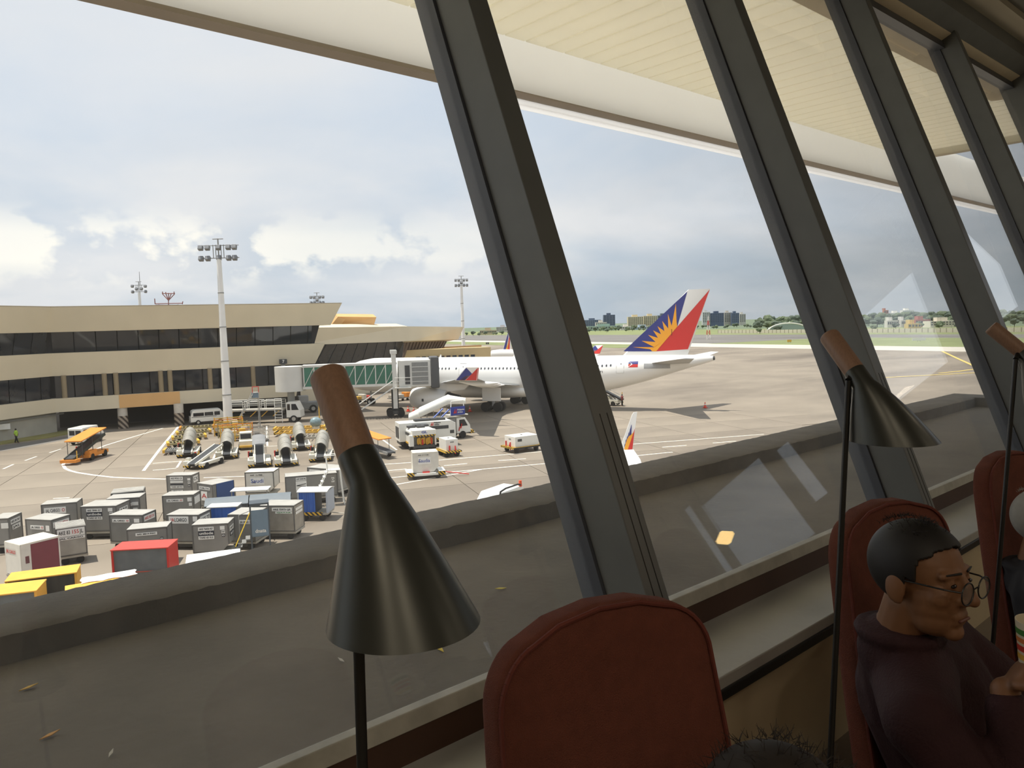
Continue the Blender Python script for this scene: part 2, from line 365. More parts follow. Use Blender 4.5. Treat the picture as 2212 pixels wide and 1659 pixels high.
bits = [((62, 1487), (205, 170, 90)), ((108, 1590), (200, 150, 80)), ((240, 1630), (190, 188, 180)), ((950, 1403), (222, 200, 80)), ((1082, 1273), (222, 206, 90)), ((178, 1320), (190, 190, 190)), ((474, 1262), (200, 200, 195)), ((737, 1428), (190, 190, 188))]
for i, ((u, v), c) in enumerate(bits):
    q = atz(u, v, DZ+.004); t = thing('litter_scrap', ['straw coloured twig on the roof ledge, leftmost scrap', 'curled tan leaf on the roof ledge near the bottom left corner', 'small white scrap on the ledge at the bottom of the picture', 'yellow leaf on the ledge just below the nearest lampshade', 'yellow leaf on the ledge between the nearest lamp and mullion', 'white speck by the parapet at far left', 'pale speck under the parapet below the red cart', 'white speck on the ledge left of the nearest lamp stem'][i], 'scrap', q, random.uniform(0, 3))
    s = .02 if i in (0, 1, 3, 4) else .012
    MB().add([(-s*1.6, 0, 0), (0, -s*.5, .004), (s*1.6, 0, .008), (0, s*.5, .003), (-s*1.6, 0, .003), (0, -s*.5, .007), (s*1.6, 0, .011), (0, s*.5, .006)], [(0, 1, 2, 3), (4, 5, 6, 7), (0, 1, 5, 4), (1, 2, 6, 5), (2, 3, 7, 6), (3, 0, 4, 7)]).build('scrap', M('scrap_%d' % i, c, .8), t)

def translucent(m, amt, colr):
    t = m.node_tree; b = t.nodes['Principled BSDF']; tl = t.nodes.new('ShaderNodeBsdfTranslucent'); tl.inputs[0].default_value = colr; mx = t.nodes.new('ShaderNodeMixShader'); mx.inputs[0].default_value = amt
    t.links.new(b.outputs[0], mx.inputs[1]); t.links.new(tl.outputs[0], mx.inputs[2]); t.links.new(mx.outputs[0], t.nodes['Material Output'].inputs[0])
translucent(m_soffit, .55, (.98, .96, .9, 1)); translucent(M('roof_sheet', (224, 222, 214), .7), .7, (.98, .97, .93, 1)); translucent(m_fascia, .8, (.98, .97, .93, 1))  # translucency added so sunlight coming through brightens the soffit and fascia
can = thing('canopy', 'cream canopy with boarded soffit and deep fascia above the windows', 'canopy', (0, 0, 0), kind='structure')
SZ, FY, XS = 5.15, 7.22, 18.4
B('canopy_roof', M('roof_sheet', (190, 188, 180), .7), can, -16, XS, 3.35, FY+.1, SZ+.36, SZ+.4)
bd = .345
bm_ = MB().prism([(0, .0), (bd-.03, .0), (bd-.022, .02), (bd-.0, .022), (bd, .04), (-.0, .04)], 3.36, FY-.02, 'y').mesh('soffit_board', m_soffit)
nb = int((XS+6)/bd)
for k in range(nb):
    o = bpy.data.objects.new('soffit_board', bm_); COL.objects.link(o); o.parent = can; o.location = (-6+k*bd, 0, SZ)
B('fascia', m_fascia, can, -16, 27, FY-.02, FY+.16, 4.53, SZ+.42)
B('fascia_lip', M('lip_brown', (150, 140, 128), .8), can, -16, 6.35, FY-.03, FY+.2, 4.485, 4.53); B('fascia_lip', M('lip_brown', (150, 140, 128), .8), can, 6.35, 27, FY-.025, FY+.2, 4.514, 4.53)
m_drip = bpy.data.materials.new('drip_strip'); m_drip.use_nodes = True; t = m_drip.node_tree
b = t.nodes['Principled BSDF']; b.inputs['Base Color'].default_value = srgb(250, 250, 248); b.inputs['Roughness'].default_value = .5
tl = t.nodes.new('ShaderNodeBsdfTranslucent'); tl.inputs[0].default_value = (.95, .95, .95, 1); mx = t.nodes.new('ShaderNodeMixShader'); mx.inputs[0].default_value = .7
t.links.new(b.outputs[0], mx.inputs[1]); t.links.new(tl.outputs[0], mx.inputs[2]); t.links.new(mx.outputs[0], t.nodes['Material Output'].inputs[0])
MB().prism([(FY+.18, 4.45), (FY+.28, 4.42), (FY+.285, 4.43), (FY+.2, 4.514), (FY+.18, 4.514)], 6.35, 27, 'x').build('drip_strip', m_drip, can)
B('end_beam', M('soffit_beam', (196, 188, 166), .7), can, XS-.1, XS+.12, 3.35, FY, SZ-.1, SZ+.4)

# ------------------------------------------------------------------ reading lamps
m_lwood = M('lamp_wood', (142, 112, 92), .5, var=.12, scale=9, streak=(30, 30, 3))
m_shade = M('lamp_shade', (70, 72, 68), .34, metal=.45, var=.04)
m_shade_in = M('lamp_shade_inside', (120, 118, 108), .6)
def floor_lamp(label, A, Bj, Cn, D, R, rw, s0, s1):
    """A top of the wooden cap, Bj joint, Cn end of the neck, D centre of the level rim, stem from s0 down through s1"""
    A, Bj, Cn, D, s0, s1 = (Vector(q) for q in (A, Bj, Cn, D, s0, s1))
    d = (s1-s0); foot = s0+d*(s0.z/(s0.z-s1.z))
    t = thing('floor_lamp', label, 'lamp', foot, 0, 'reading lamps between the armchairs'); L0 = foot
    ax = (Bj-A).normalized(); dn = Vector((0, 0, -1)); ref = RT
    mb = MB(); n = 48
    def C(c, nrm, r): return [q-L0 for q in mb.circ(c, nrm, r, n, up=ref)]
    mb.loft([C(A+ax*.003, ax, rw*.2), C(A, ax, rw*.86), C(A+ax*.002, ax, rw*.95), C(A+ax*.006, ax, rw), C(Bj, ax, rw)]); mb.build('wooden_cap', m_lwood, t, smooth=True)
    mb = MB(); rings = [C(Bj, ax, rw*1.0), C(Bj+ax*.002, ax, rw*1.03)]
    for k in range(1, 5): rings.append(C(Bj.lerp(Cn, k/4), ax.lerp((ax*.8+dn*.2).normalized(), k/4), rw*(1.03+.05*k/4)))
    r0 = rw*1.08
    for k in range(1, 15):
        s = k/14; nr = (ax*(1-s)*.8+dn*(.2+s)).normalized(); e = s**.95
        rings.append(C(Cn.lerp(D, s), nr, r0+(R-r0)*e))
    rings.append(C(D+Vector((0, 0, -.0005)), dn, R-.002))
    for k in range(12, -1, -2):
        s = k/14; nr = (ax*(1-s)*.8+dn*(.2+s)).normalized(); e = s**.95
        rings.append(C(Cn.lerp(D, s), nr, r0+(R-r0)*e-.0025))
    mb.loft(rings); sh = mb.build('shade', m_shade, t, smooth=True)
    MB().tube(s0-L0, Vector((0, 0, .02)), .0062, .0062, 14).build('stem', m_black, t, smooth=True)
    mb = MB(); mb.loft([mb.circ((0, 0, z), (0, 0, 1), r, 40) for r, z in ((.115, 0), (.118, .004), (.118, .014), (.1, .02), (.012, .026))]); mb.build('base', m_black, t, smooth=True)
    mb = MB(); mb.tube(Bj-L0-ax*.004, s0-L0, .007, .007, 12); mb.build('stem_joint', m_black, t)
floor_lamp('black cone reading lamp nearest the camera with a brown wooden cap', atd(707, 806, .885), atd(771, 981, .84), atd(799, 1045, .822), atd(873, 1345, .80), .0795, .0215, atd(763, 1008, .85), atd(783, 1659, .85))
floor_lamp('black cone reading lamp in front of the seated man', atd(1790, 724, 1.68), atd(1846, 802, 1.62), atd(1866, 832, 1.60), atd(1930, 952, 1.60), .0875, .0215, atd(1833, 822, 1.605), atd(1796, 1600, 1.605))
floor_lamp('black cone reading lamp at the right edge beside the furthest chair', atd(2140, 706, 2.30), atd(2205, 758, 2.27), atd(2222, 775, 2.25), atd(2290, 880, 2.24), .0875, .0215, atd(2194, 776, 2.25), atd(2150, 1330, 2.25))

# ------------------------------------------------------------------ armchairs
m_fab = M('chair_fabric', (116, 64, 49), .95, var=.1, scale=30, bump=.6, bscale=420)
m_pipe = M('chair_piping', (108, 54, 44), .9, var=.08, scale=40)
def armchair(label, x, y, rz):
    t = thing('armchair', label, 'chair', (x, y, 0), rz, 'high backed chairs along the window')
    wd, z0, z1, rc = .252, .36, 1.118, .14
    pts = []
    def arc(cx, cz, r, a0, a1, n=9): return [(cx+r*math.cos(rad(a0+(a1-a0)*i/n)), cz+r*math.sin(rad(a0+(a1-a0)*i/n))) for i in range(n+1)]
    pts += arc(wd-.05+.02, z0+.05, .05, -90, 0, 5)+[(wd+.022, .6), (wd+.018, .8)]
    pts += arc(wd-.11+.004, z1-.135, .11, 0, 82)+[(.1, z1-.008), (0, z1), (-.1, z1-.008)]+arc(-wd+.11-.004, z1-.135, .11, 98, 180)+[(-wd-.018, .8), (-wd-.022, .6)]+arc(-wd+.05-.02, z0+.05, .05, 180, 270, 5)
    cz = .75
    def ring(s, off):
        out = []
        for px, pz in pts:
            X = px*s; Z = cz+(pz-cz)*s
            Y = (Z-z1)*.16-.34*X*X/.3*.35+off
            out.append((X, Y, Z))
        return out
    mb = MB(); th = .062
    rings = [ring(s, -.0+.012*(1-s)**.5*0-.008*(1-s)) for s in (.02, .3, .6, .85, .95)]+[ring(.985, .004), ring(1, .014), ring(1.0, th-.014), ring(.985, th-.004)]+[ring(s, th) for s in (.95, .7, .3, .02)]
    mb.loft(rings); mb.build('backrest', m_fab, t, smooth=True)
    mb = MB(); pr = ring(.985, -.001); pr = pr+[pr[0]]
    for a, b in zip(pr, pr[1:]): mb.capsule(a, b, .0042, .0042) if False else mb.tube(a, b, .0048, .0048, 6)
    mb.build('piping', m_pipe, t, smooth=True)
    mb = MB(); sp = []
    for q in ((.0, -.56), (.2, -.55), (.26, -.5), (.28, -.3), (.26, -.08), (.2, -.06), (-.2, -.06), (-.26, -.08), (-.28, -.3), (-.26, -.5), (-.2, -.55)): sp.append(q)
    mb.loft([[(px*k, (py+.3)*k-.3, z) for px, py in sp] for k, z in ((.92, .29), (1, .31), (1, .41), (.96, .43), (.7, .44))]); mb.build('seat', m_fab, t, smooth=True)
    for sx in (-1, 1):
        for sy in (-.5, -.1): MB().tube((sx*.2, sy, .3), (sx*.25, sy+(.04 if sy > -.3 else -.04), 0), .012, .009, 10).build('leg', m_black, t)
    return t
armchair('empty rust fabric high backed chair nearest the camera', 1.045, .955, rad(-8))
armchair('rust fabric high backed chair behind the man in glasses', 2.2, .905, rad(-8))
armchair('rust fabric high backed chair furthest along the window at the right edge', 3.28, .9, rad(-7))

# ------------------------------------------------------------------ people in the lounge
m_skin = M('skin', (126, 88, 60), .55, var=.05, scale=20)
m_hair = M('hair_black', (22, 19, 18), .6, var=.1, scale=40)
m_jack = M('jacket_maroon', (48, 20, 25), .85, var=.12, scale=14, bump=.3, bscale=160)
m_dark = M('trousers_dark', (28, 26, 30), .9)
def head_frame(c, f):
    f = Vector(f).normalized(); u = (Vector((0, 0, 1))-f*f.z).normalized(); r = f.cross(u)
    mx = Matrix((f, r, u)).transposed(); return lambda a, b, d: Vector(c)+mx @ Vector((a, b, d)), mx
def hand(mb, wrist, fd, pn, curl=1.):
    """palm from the wrist along fd, palm facing pn, five bent fingers"""
    wrist = Vector(wrist); fd = Vector(fd).normalized(); pn = Vector(pn); pn = (pn-fd*pn.dot(fd)).normalized(); sd = fd.cross(pn)
    mx = Matrix((fd, sd, pn)).transposed()
    mb.ball(wrist+fd*.045, (.05, .04, .016), 14, 8, mx)
    for k, (off, ln) in enumerate(((-.03, .068), (-.01, .078), (.011, .072), (.03, .056))):
        p = wrist+fd*.082+sd*off; d = fd.copy(); r = .0088
        for j, q in enumerate((.45, .32, .23)):
            d = (d*math.cos(curl*.55)+pn*math.sin(curl*.55)).normalized() if j == 0 else (Matrix.Rotation(curl*.75, 3, fd.cross(pn)) @ d)
            e = p+d*ln*q; mb.capsule(p, e, r, r*.9); p = e; r *= .9
    p = wrist+fd*.03-sd*.035; d = (fd*.6-sd*.6+pn*.5).normalized(); mb.capsule(p, p+d*.035, .0115, .0105); q = p+d*.035; d2 = (fd*.75+pn*.65-sd*.05).normalized(); mb.capsule(q, q+d2*.03, .0105, .009)
def person(label, hc, f, neck, chest, pelvis, arms, legs, hair_mat, cloth, skin=None, group=None, glasses=False, hair_long=False, base=None):
    P, mx = head_frame(hc, f); skin = skin or m_skin
    mb = MB()
    mb.ball(P(-.008, 0, .03), (.097, .076, .088), 20, 12, mx); mb.ball(P(.03, 0, -.025), (.066, .065, .088), 18, 10, mx)
    mb.ball(P(.036, 0, -.074), (.052, .056, .046), 16, 10, mx); mb.ball(P(.075, 0, -.1), (.022, .026, .02), 12, 8, mx)
    mb.capsule(P(.092, 0, .02), P(.115, 0, -.02), .0095, .0135); mb.ball(P(.102, .013, -.026), .0095); mb.ball(P(.102, -.013, -.026), .0095)
    for s in (-1, 1):
        mb.capsule(P(.083, s*.012, .034), P(.074, s*.05, .032), .0105, .009); mb.ball(P(.058, s*.034, -.018), .03)
        mb.ball(P(-.012, s*.079, -.008), (.024, .01, .037), 12, 8, mx); mb.ball(P(-.006, s*.077, -.034), (.012, .008, .014), 10, 6, mx)
        mb.ball(P(.078, s*.032, .012), .0135)
    mb.capsule(P(.088, .017, -.06), P(.088, -.017, -.06), .0095, .0095); mb.capsule(P(.086, .014, -.073), P(.086, -.014, -.073), .0095, .0095)
    mb.capsule(P(-.02, 0, -.06), Vector(neck), .056, .06)
    chest = Vector(chest); pelvis = Vector(pelvis); neck = Vector(neck)
    mb.capsule(neck, chest, .07, .13); mb.capsule(chest, pelvis, .13, .14)
    for a in arms:
        sh, el, wr = (Vector(q) for q in a[:3]); mb.capsule(chest+(neck-chest)*.5, sh, .09, .06); mb.capsule(sh, el, .055, .042); mb.capsule(el, wr, .04, .028)
        hand(mb, wr, a[3], a[4], a[5])
    for h, k, an, toe in legs:
        mb.capsule(h, k, .075, .055); mb.capsule(k, an, .052, .036); mb.capsule(an, toe, .036, .028)
    body = blob(mb, 'person', skin, None, .0042, 7); tag(body, label, 'person', group)
    # clothes
    jb = MB()
    jb.capsule(neck+Vector((0, 0, -.03)), chest, .095, .155); jb.capsule(chest, pelvis, .155, .165)
    for a in arms:
        sh, el, wr = (Vector(q) for q in a[:3]); jb.capsule(chest+(neck-chest)*.55, sh, .1, .078); jb.capsule(sh, el, .076, .06); jb.capsule(el, el.lerp(wr, .88), .06, .043)
    n = 16
    for i in range(n):
        a = 2*PI*i/n; b = 2*PI*(i+1)/n
        jb.capsule(neck+Vector((math.cos(a)*.085, math.sin(a)*.085, .02)), neck+Vector((math.cos(b)*.085, math.sin(b)*.085, .02)), .016, .016)
    blob(jb, 'jacket', cloth, body, .008, 4)
    if legs:
        tb = MB()
        for h, k, an, toe in legs: tb.capsule(h, k, .092, .07); tb.capsule(k, Vector(k).lerp(Vector(an), .95), .068, .052)
        tb.ball(pelvis+Vector((0, 0, -.04)), .16); blob(tb, 'trousers', m_dark, body, .01, 4)
        for h, k, an, toe in legs: MB().capsule(an, toe, .045, .04).build('shoe', m_black, body, smooth=True)
    hb = MB()
    if hair_long:
        hb.ball(P(-.03, 0, .03), (.118, .1, .115), 22, 14, mx); hb.ball(P(-.06, 0, -.09), (.075, .085, .1), 18, 10, mx)
        h = blob(hb, 'hair', hair_mat, body, .0055, 3)
    else:
        # close cropped hair: the part of the skull above the hairline, grown outwards
        nu, nv = 150, 96; vs = []; fs = []
        for j in range(nv+1):
            e = -PI/2+PI*j/nv
            for i in range(nu): vs.append((-.010+.1005*math.cos(e)*math.cos(2*PI*i/nu), .080*math.cos(e)*math.sin(2*PI*i/nu), .031+.0925*math.sin(e)))
        def inhair(p):
            a_, b_, c_ = p; w_ = .006*math.sin(a_*170+b_*90)
            if a_ > .052: return c_ > .088+w_*.4-.2*abs(b_)
            if a_ > .03: return c_ > .066+w_
            if a_ > .008: return c_ > .02+w_
            if a_ > -.012: return c_ > .005
            return c_ > -.062-.2*(a_+.06)
        for j in range(nv):
            for i in range(nu):
                q = (j*nu+i, j*nu+(i+1) % nu, (j+1)*nu+(i+1) % nu, (j+1)*nu+i)
                c_ = [sum(vs[k][d] for k in q)/4 for d in range(3)]
                if inhair(c_): fs.append(q)
        used = sorted({k for q in fs for k in q}); ix = {k: n_ for n_, k in enumerate(used)}
        hb.add([P(*vs[k]) for k in used], [tuple(ix[k] for k in q) for q in fs])
        h = hb.build('hair', hair_mat, body, smooth=True)
        so_ = h.modifiers.new('solidify', 'SOLIDIFY'); so_.thickness = .012; so_.offset = 0
    sb = MB()
    for i in range(260):
        a = random.uniform(0, 2*PI); e = random.uniform(.15 if hair_long else .75, 1.4); k = 1.2 if hair_long else 1.0
        d = Vector((math.cos(a)*math.cos(e), math.sin(a)*math.cos(e), math.sin(e)))
        p = P(-.022+d.x*.098*k, d.y*.082*k, .05+d.z*.083*k); q = p+(mx @ Vector((d.x*.4+random.uniform(-.5, .5), d.y*.4+random.uniform(-.5, .5), .35+random.uniform(-.3, .3)))).normalized()*random.uniform(.012, .03)*(1 if hair_long else .45)
        sb.tube(p, q, .0009, .0003, 3)
    o = sb.build('hair_strands', hair_mat, h)
    o['kind'] = 'stuff'
    for s in (-1, 1):
        MB().ball(P(.0885, s*.032, .012), (.005, .0095, .0045), 12, 8, mx).build('eye', M('eye_dark', (30, 22, 20), .2), body, smooth=True)
        MB().capsule(P(.0935, s*.014, .037), P(.083, s*.05, .037), .0026, .0018).build('eyebrow', hair_mat, body, smooth=True)
    MB().capsule(P(.0975, .017, -.066), P(.0975, -.017, -.066), .0035, .0035).build('mouth', M('lips', (104, 64, 52), .5), body, smooth=True)
    if glasses:
        g = MB()
        for s in (-1, 1):
            rg = [P(.118-abs(math.cos(t))*.0, s*.034+.0245*math.cos(t), .004+.0235*math.sin(t)) for t in [2*PI*i/28 for i in range(29)]]
            g.path(rg, .0016, 8); g.path([P(.116, s*.058, .012), P(.09, s*.074, .014), P(-.005, s*.082, .012), P(-.03, s*.079, -.012)], .0019, 8)
        g.path([P(.119, .0105, .01), P(.121, 0, .013), P(.119, -.0105, .01)], .0016, 8)
        go = g.build('glasses', m_black, body, smooth=True)
        for s in (-1, 1): MB().tube(P(.1172, s*.034, .004), P(.1185, s*.034, .004), .0238, .0238, 24).build('lens', m_glass, go)
    return body
HC = atd(1988, 1247, 1.72)
cupc = atd(2246, 1395, 1.53)
wr = cupc+Vector((-.03, .05, -.1)); fdir = (cupc+Vector((0, 0, -.01))-wr)
person('man with black glasses and maroon jacket seated sideways, looking right', HC, (-.14, -.985, -.02), HC+Vector((.02, .05, -.16)), (1.92, .70, .74), (2.08, .66, .46),
       [((1.64, .60, .80), (1.66, .40, .60), wr, fdir, (.35, -.8, .2), 1.15), ((2.05, .70, .82), (2.16, .46, .62), (2.02, .22, .66), (-.3, -.9, .1), (0, 0, -1), .5)],
       [((1.90, .6, .47), (1.9, .12, .5), (1.92, .08, .1), (1.92, -.08, .05)), ((2.08, .6, .47), (2.12, .12, .5), (2.14, .08, .1), (2.15, -.08, .05))],
       m_hair, m_jack, glasses=True)
# cup noodles held by the man
cup = thing('paper_cup', 'paper cup with green, orange and red bands held at the right edge', 'cup', cupc+Vector((0, 0, -.05)))
cb = MB(); cb.loft([cb.circ((0, 0, z), (0, 0, 1), r, 28) for r, z in ((.033, 0), (.0335, .001), (.043, .1), (.0415, .1), (.032, .004))]); cb.build('cup_body', M('cup_white', (214, 205, 180), .6), cup, smooth=True)
for z, hgt, c in ((.074, .012, (60, 120, 50)), (.058, .01, (206, 120, 60)), (.04, .012, (190, 52, 34)), (.022, .012, (214, 170, 70))):
    r0 = .0335+.0095*z/.1; r1 = .0335+.0095*(z+hgt)/.1
    k = MB(); k.loft([k.circ((0, 0, z), (0, 0, 1), r0+.0006, 28), k.circ((0, 0, z+hgt), (0, 0, 1), r1+.0006, 28)], cap=False); k.build('colour_band', M('band_%d' % c[0], c, .6), cup, smooth=True)
H2 = atd(1722, 1832, 1.12)
person('dark haired person at the bottom edge, only the top of the hair showing', H2, (.3, -.95, 0), H2+Vector((-.01, .03, -.17)), H2+Vector((0, .03, -.40)), H2+Vector((0, .04, -.62)),
       [(H2+Vector((-.2, .02, -.28)), H2+Vector((-.24, -.05, -.5)), H2+Vector((-.14, -.25, -.55)), (.4, -.8, 0), (0, 0, -1), .6), (H2+Vector((.2, .08, -.28)), H2+Vector((.24, 0, -.5)), H2+Vector((.14, -.2, -.55)), (-.4, -.8, 0), (0, 0, -1), .6)],
       [], M('hair_brown', (40, 34, 30), .7, var=.2, scale=40), m_dark, hair_long=True)
st = thing('ottoman', 'low round ottoman under the person at the bottom edge', 'stool', (H2.x, H2.y+.05, 0)); k = MB(); k.loft([k.circ((0, 0, z), (0, 0, 1), r, 28) for r, z in ((.2, 0), (.22, .02), (.22, H2.z-.74), (.2, H2.z-.72))]); k.build('cushion', m_fab, st, smooth=True)
H3 = atd(2268, 1135, 2.6)
person('grey haired person in the furthest chair, cut off by the right edge', H3, (.35, -.93, 0), H3+Vector((0, .04, -.17)), (3.0, .66, .70), (3.06, .62, .46),
       [((2.8, .62, .76), (2.78, .42, .58), (2.86, .22, .62), (.2, -.9, 0), (0, 0, -1), .5), ((3.22, .64, .76), (3.28, .44, .58), (3.2, .22, .62), (-.2, -.9, 0), (0, 0, -1), .5)],
       [((2.97, .58, .47), (2.97, .12, .5), (2.98, .08, .1), (2.98, -.08, .05)), ((3.14, .58, .47), (3.16, .12, .5), (3.17, .08, .1), (3.18, -.08, .05))],
       M('hair_grey', (150, 148, 142), .7, var=.1, scale=30), m_dark)

# ------------------------------------------------------------------ the airfield
m_conc = M('apron_concrete', (142, 131, 115), .9, var=.15, scale=.09)
m_asph = M('asphalt', (120, 116, 110), .92, var=.1, scale=.05)
m_grass = M('airfield_grass', (126, 134, 86), .95, var=.16, scale=.05)
m_should = M('pale_shoulder', (200, 193, 178), .9, var=.05, scale=.05)
def stain(m, amt, sc_, st):
    """dark tyre and oil streaks worn into a pavement"""
    t = m.node_tree; b = t.nodes['Principled BSDF']; old = b.inputs['Base Color'].links[0].from_socket
    g = t.nodes.new('ShaderNodeNewGeometry'); mp = t.nodes.new('ShaderNodeMapping'); mp.inputs['Rotation'].default_value = (0, 0, rad(22)); mp.inputs['Scale'].default_value = st
    n = t.nodes.new('ShaderNodeTexNoise'); n.inputs['Scale'].default_value = sc_; n.inputs['Detail'].default_value = 9; n.inputs['Roughness'].default_value = .62
    t.links.new(g.outputs['Position'], mp.inputs[0]); t.links.new(mp.outputs[0], n.inputs['Vector'])
    r = t.nodes.new('ShaderNodeMapRange'); r.inputs[1].default_value = .47; r.inputs[2].default_value = .7; r.inputs[3].default_value = 0; r.inputs[4].default_value = amt; t.links.new(n.outputs[0], r.inputs[0])
    mx = t.nodes.new('ShaderNodeMix'); mx.data_type = 'RGBA'; mx.blend_type = 'MULTIPLY'; t.links.new(r.outputs[0], mx.inputs[0]); t.links.new(old, mx.inputs[6]); mx.inputs[7].default_value = (.42, .40, .40, 1)
    t.links.new(mx.outputs[2], b.inputs['Base Color'])
stain(m_conc, .8, .035, (.35, 1.1, 1))
stain(m_asph, .5, .03, (1, .25, 1))
ND = Vector((.972, -.2336, 0)); TD = Vector((.2336, .972, 0))      # across and along the taxiways
def strip(name, label, n0, n1, t0, t1, mat, dz=0):
    P = [ND*n+TD*t for n, t in ((n0, t0), (n1, t0), (n1, t1), (n0, t1))]
    return tag(MB().prism([(q.x, q.y) for q in P], G-.3, G+dz, 'z').build(name, mat), label, kind='structure')
apron = struct('apron', 'pale concrete aircraft parking apron with slab joints and painted lines', MB().box(-500, 1600, -900, 2600, G-1.2, G-.05), m_conc)
# the joints: slabs near the terminal are separate pieces
A0 = Vector((math.cos(rad(-23.3)), math.sin(rad(-23.3)), 0)); A1 = Vector((-A0.y, A0.x, 0)); SL = 7.5
slab = MB().box(-SL/2+.03, SL/2-.03, -SL/2+.03, SL/2-.03, -.12, 0).mesh('slab', m_conc)
org = gnd(488, 1020); nsl = 0
for i in range(-8, 16):
    for j in range(-8, 14):
        c = org+A0*(i*SL)+A1*(j*SL+SL/2)
        d = c-EYEP; z = d.dot(FW)
        if z < 20: continue
        u = 1106+FPX*d.dot(RT)/z; v = 829.5-FPX*d.dot(UP)/z
        if not (-150 < u < 1750 and v < 1420) or c.y < 8 or z > 108: continue
        o = bpy.data.objects.new('slab', slab); COL.objects.link(o); o.parent = apron; o.location = (c.x, c.y, G); o.rotation_euler = (0, 0, rad(-23.3)); nsl += 1
far = MB().prism([(-500, -900), (1600, -900), (1600, 2600), (-500, 2600)], G-.4, G-.06, 'z')
strip('taxiway_shoulder', 'pale concrete shoulder along the far edge of the apron', 242, 273, -900, 300, m_should, .02)
strip('taxiway_shoulder', 'pale shoulder line in front of the far taxiway behind the tail', 254, 277, 300, 1500, m_should, .02)
strip('grass_strip', 'bright green grass strip beyond the apron at right', 273, 367, -900, 300, m_grass, .03)
strip('grass_strip', 'narrow green grass strip behind the parked airliner', 219, 254, 300, 1500, m_grass, .03)
strip('taxiway', 'grey taxiway crossing the grass at right', 367, 422, -900, 300, m_asph, .02)
strip('taxiway', 'wide grey taxiway behind the airliner tail', 277, 426, 300, 1500, m_asph, .02)
strip('grass_strip', 'far grass strip in front of the boundary fence', 422, 700, -900, 300, m_grass, .03)
strip('grass_strip', 'far grass field below the distant city', 426, 640, 300, 1500, m_grass, .03)
strip('far_ground', 'hazy green ground under the distant trees and town', 640, 3500, -1800, 3500, M('far_green', (104, 118, 92), .95, var=.2, scale=.02), .01)
m_paint = M('white_line_paint', (236, 231, 216), .7, var=.08, scale=.8)
m_ypaint = M('yellow_line_paint', (222, 196, 110), .7, var=.08, scale=.8)
def line(pts, w=.22, mat=None):
    P = [gnd(*q) for q in pts]; mb = MB()
    L_, R_ = [], []
    for i, q in enumerate(P):
        d = (P[min(i+1, len(P)-1)]-P[max(i-1, 0)]); d.z = 0; d.normalize(); n = Vector((-d.y, d.x, 0))*w/2
        L_.append(q+n); R_.append(q-n)
    for i in range(len(P)-1):
        mb.prism([(q.x, q.y) for q in (L_[i], L_[i+1], R_[i+1], R_[i])], G-.01, G+.008+.001*random.random(), 'z')
    return mb.build('painted_line', mat or m_paint, apron)
line([(310, 1017), (347, 968), (385, 922)], .3); line([(228, 962), (290, 943), (352, 925)], .25)
line([(196, 975), (160, 985), (143, 994), (136, 1004), (141, 1012), (152, 1017), (168, 1021), (200, 1026), (244, 1031), (300, 1033.5), (358, 1035)], .3)
line([(196, 975), (228, 962)], .25)
for a, b in (((7, 1013), (29, 1003)), ((54, 995), (79, 986)), ((107, 978), (132, 970)), ((115, 1077), (150, 1075))): line([a, b], .2)
for a, b in (((831, 1003), (890, 999)), ((948, 994), (1178, 975)), ((959, 1006), (1009, 1001.5)), ((1076.5, 995), (1136, 991)), ((836, 1017), (878, 1013)), ((845, 1032), (880, 1028.5)), ((958, 1021), (1178, 1001.5)), ((854, 1047), (1040, 1014)),
             ((827, 950), (857, 972)), ((1320, 963), (1650, 938)), ((1431, 966), (1483, 962)), ((1320, 990), (1453, 976.6)), ((1540, 957), (1590, 953)), ((330, 1016), (381, 1011.6)), ((382, 1010), (391, 996)), ((391, 996), (330, 1001)), ((458, 998), (465, 981)), ((576, 920), (577.5, 963)), ((440, 1032), (528, 1029)), ((525, 967), (620, 962)), ((530, 945), (600, 941)), ((730, 870), (700, 905))): line([a, b], .2)
for pts in ([(2033, 757.6), (2070, 775), (2105, 790.7)], [(2029, 806), (2070, 802), (2107, 797)], [(1880, 817), (2110, 805)]): line(pts, .8, m_ypaint)
# asphalt service road in front of the opposite terminal
mb = MB(); rp = [gnd(*q) for q in ((-160, 1000), (60, 966), (150, 948), (260, 928), (200, 935), (100, 950), (-160, 985))]
mb.prism([(q.x, q.y) for q in rp], G-.1, G+.01, 'z').build('service_road', m_asph, apron)
mb = MB(); rp = [gnd(*q) for q in ((-160, 985), (40, 955), (100, 947), (150, 938), (152, 930), (90, 938), (-160, 965))]
mb.prism([(q.x, q.y) for q in rp], G-.1, G+.16, 'z').build('mossy_kerb', M('mossy_kerb', (146, 140, 84), .9, var=.12, scale=.6), apron)

# ------------------------------------------------------------------ opposite terminal
m_beige = M('terminal_beige', (218, 205, 177), .82, var=.05, scale=.25)
m_orange = M('terminal_orange', (222, 176, 118), .82, var=.05, scale=.3)
m_dglass = M('terminal_glass', (36, 40, 46), .06, var=.25, scale=.5, spec=.6)
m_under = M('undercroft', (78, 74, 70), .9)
m_white = M('white_paint', (232, 228, 218), .5, var=.04)
m_grey = M('grey_paint', (140, 140, 136), .6, var=.06)
m_dgrey = M('dark_grey_paint', (70, 70, 70), .6, var=.08)
m_tyre = M('tyre_rubber', (38, 37, 36), .85, var=.1)
m_hazard = stripes('hazard_stripes', (222, 176, 50), (34, 32, 28), 1.4, (0, rad(45), 0))
m_pillar = stripes('pillar_stripes', (176, 160, 140), (74, 62, 52), .62, (0, rad(40), 0))
K = Vector((21.84, 116.3, 0)); E_ = Vector((58.7, 107.3, 0)); Lk = Vector((15.06, 112.0, 0))
dR = (E_-K).normalized(); dL = (K-Lk).normalized(); P0 = K-dL*36
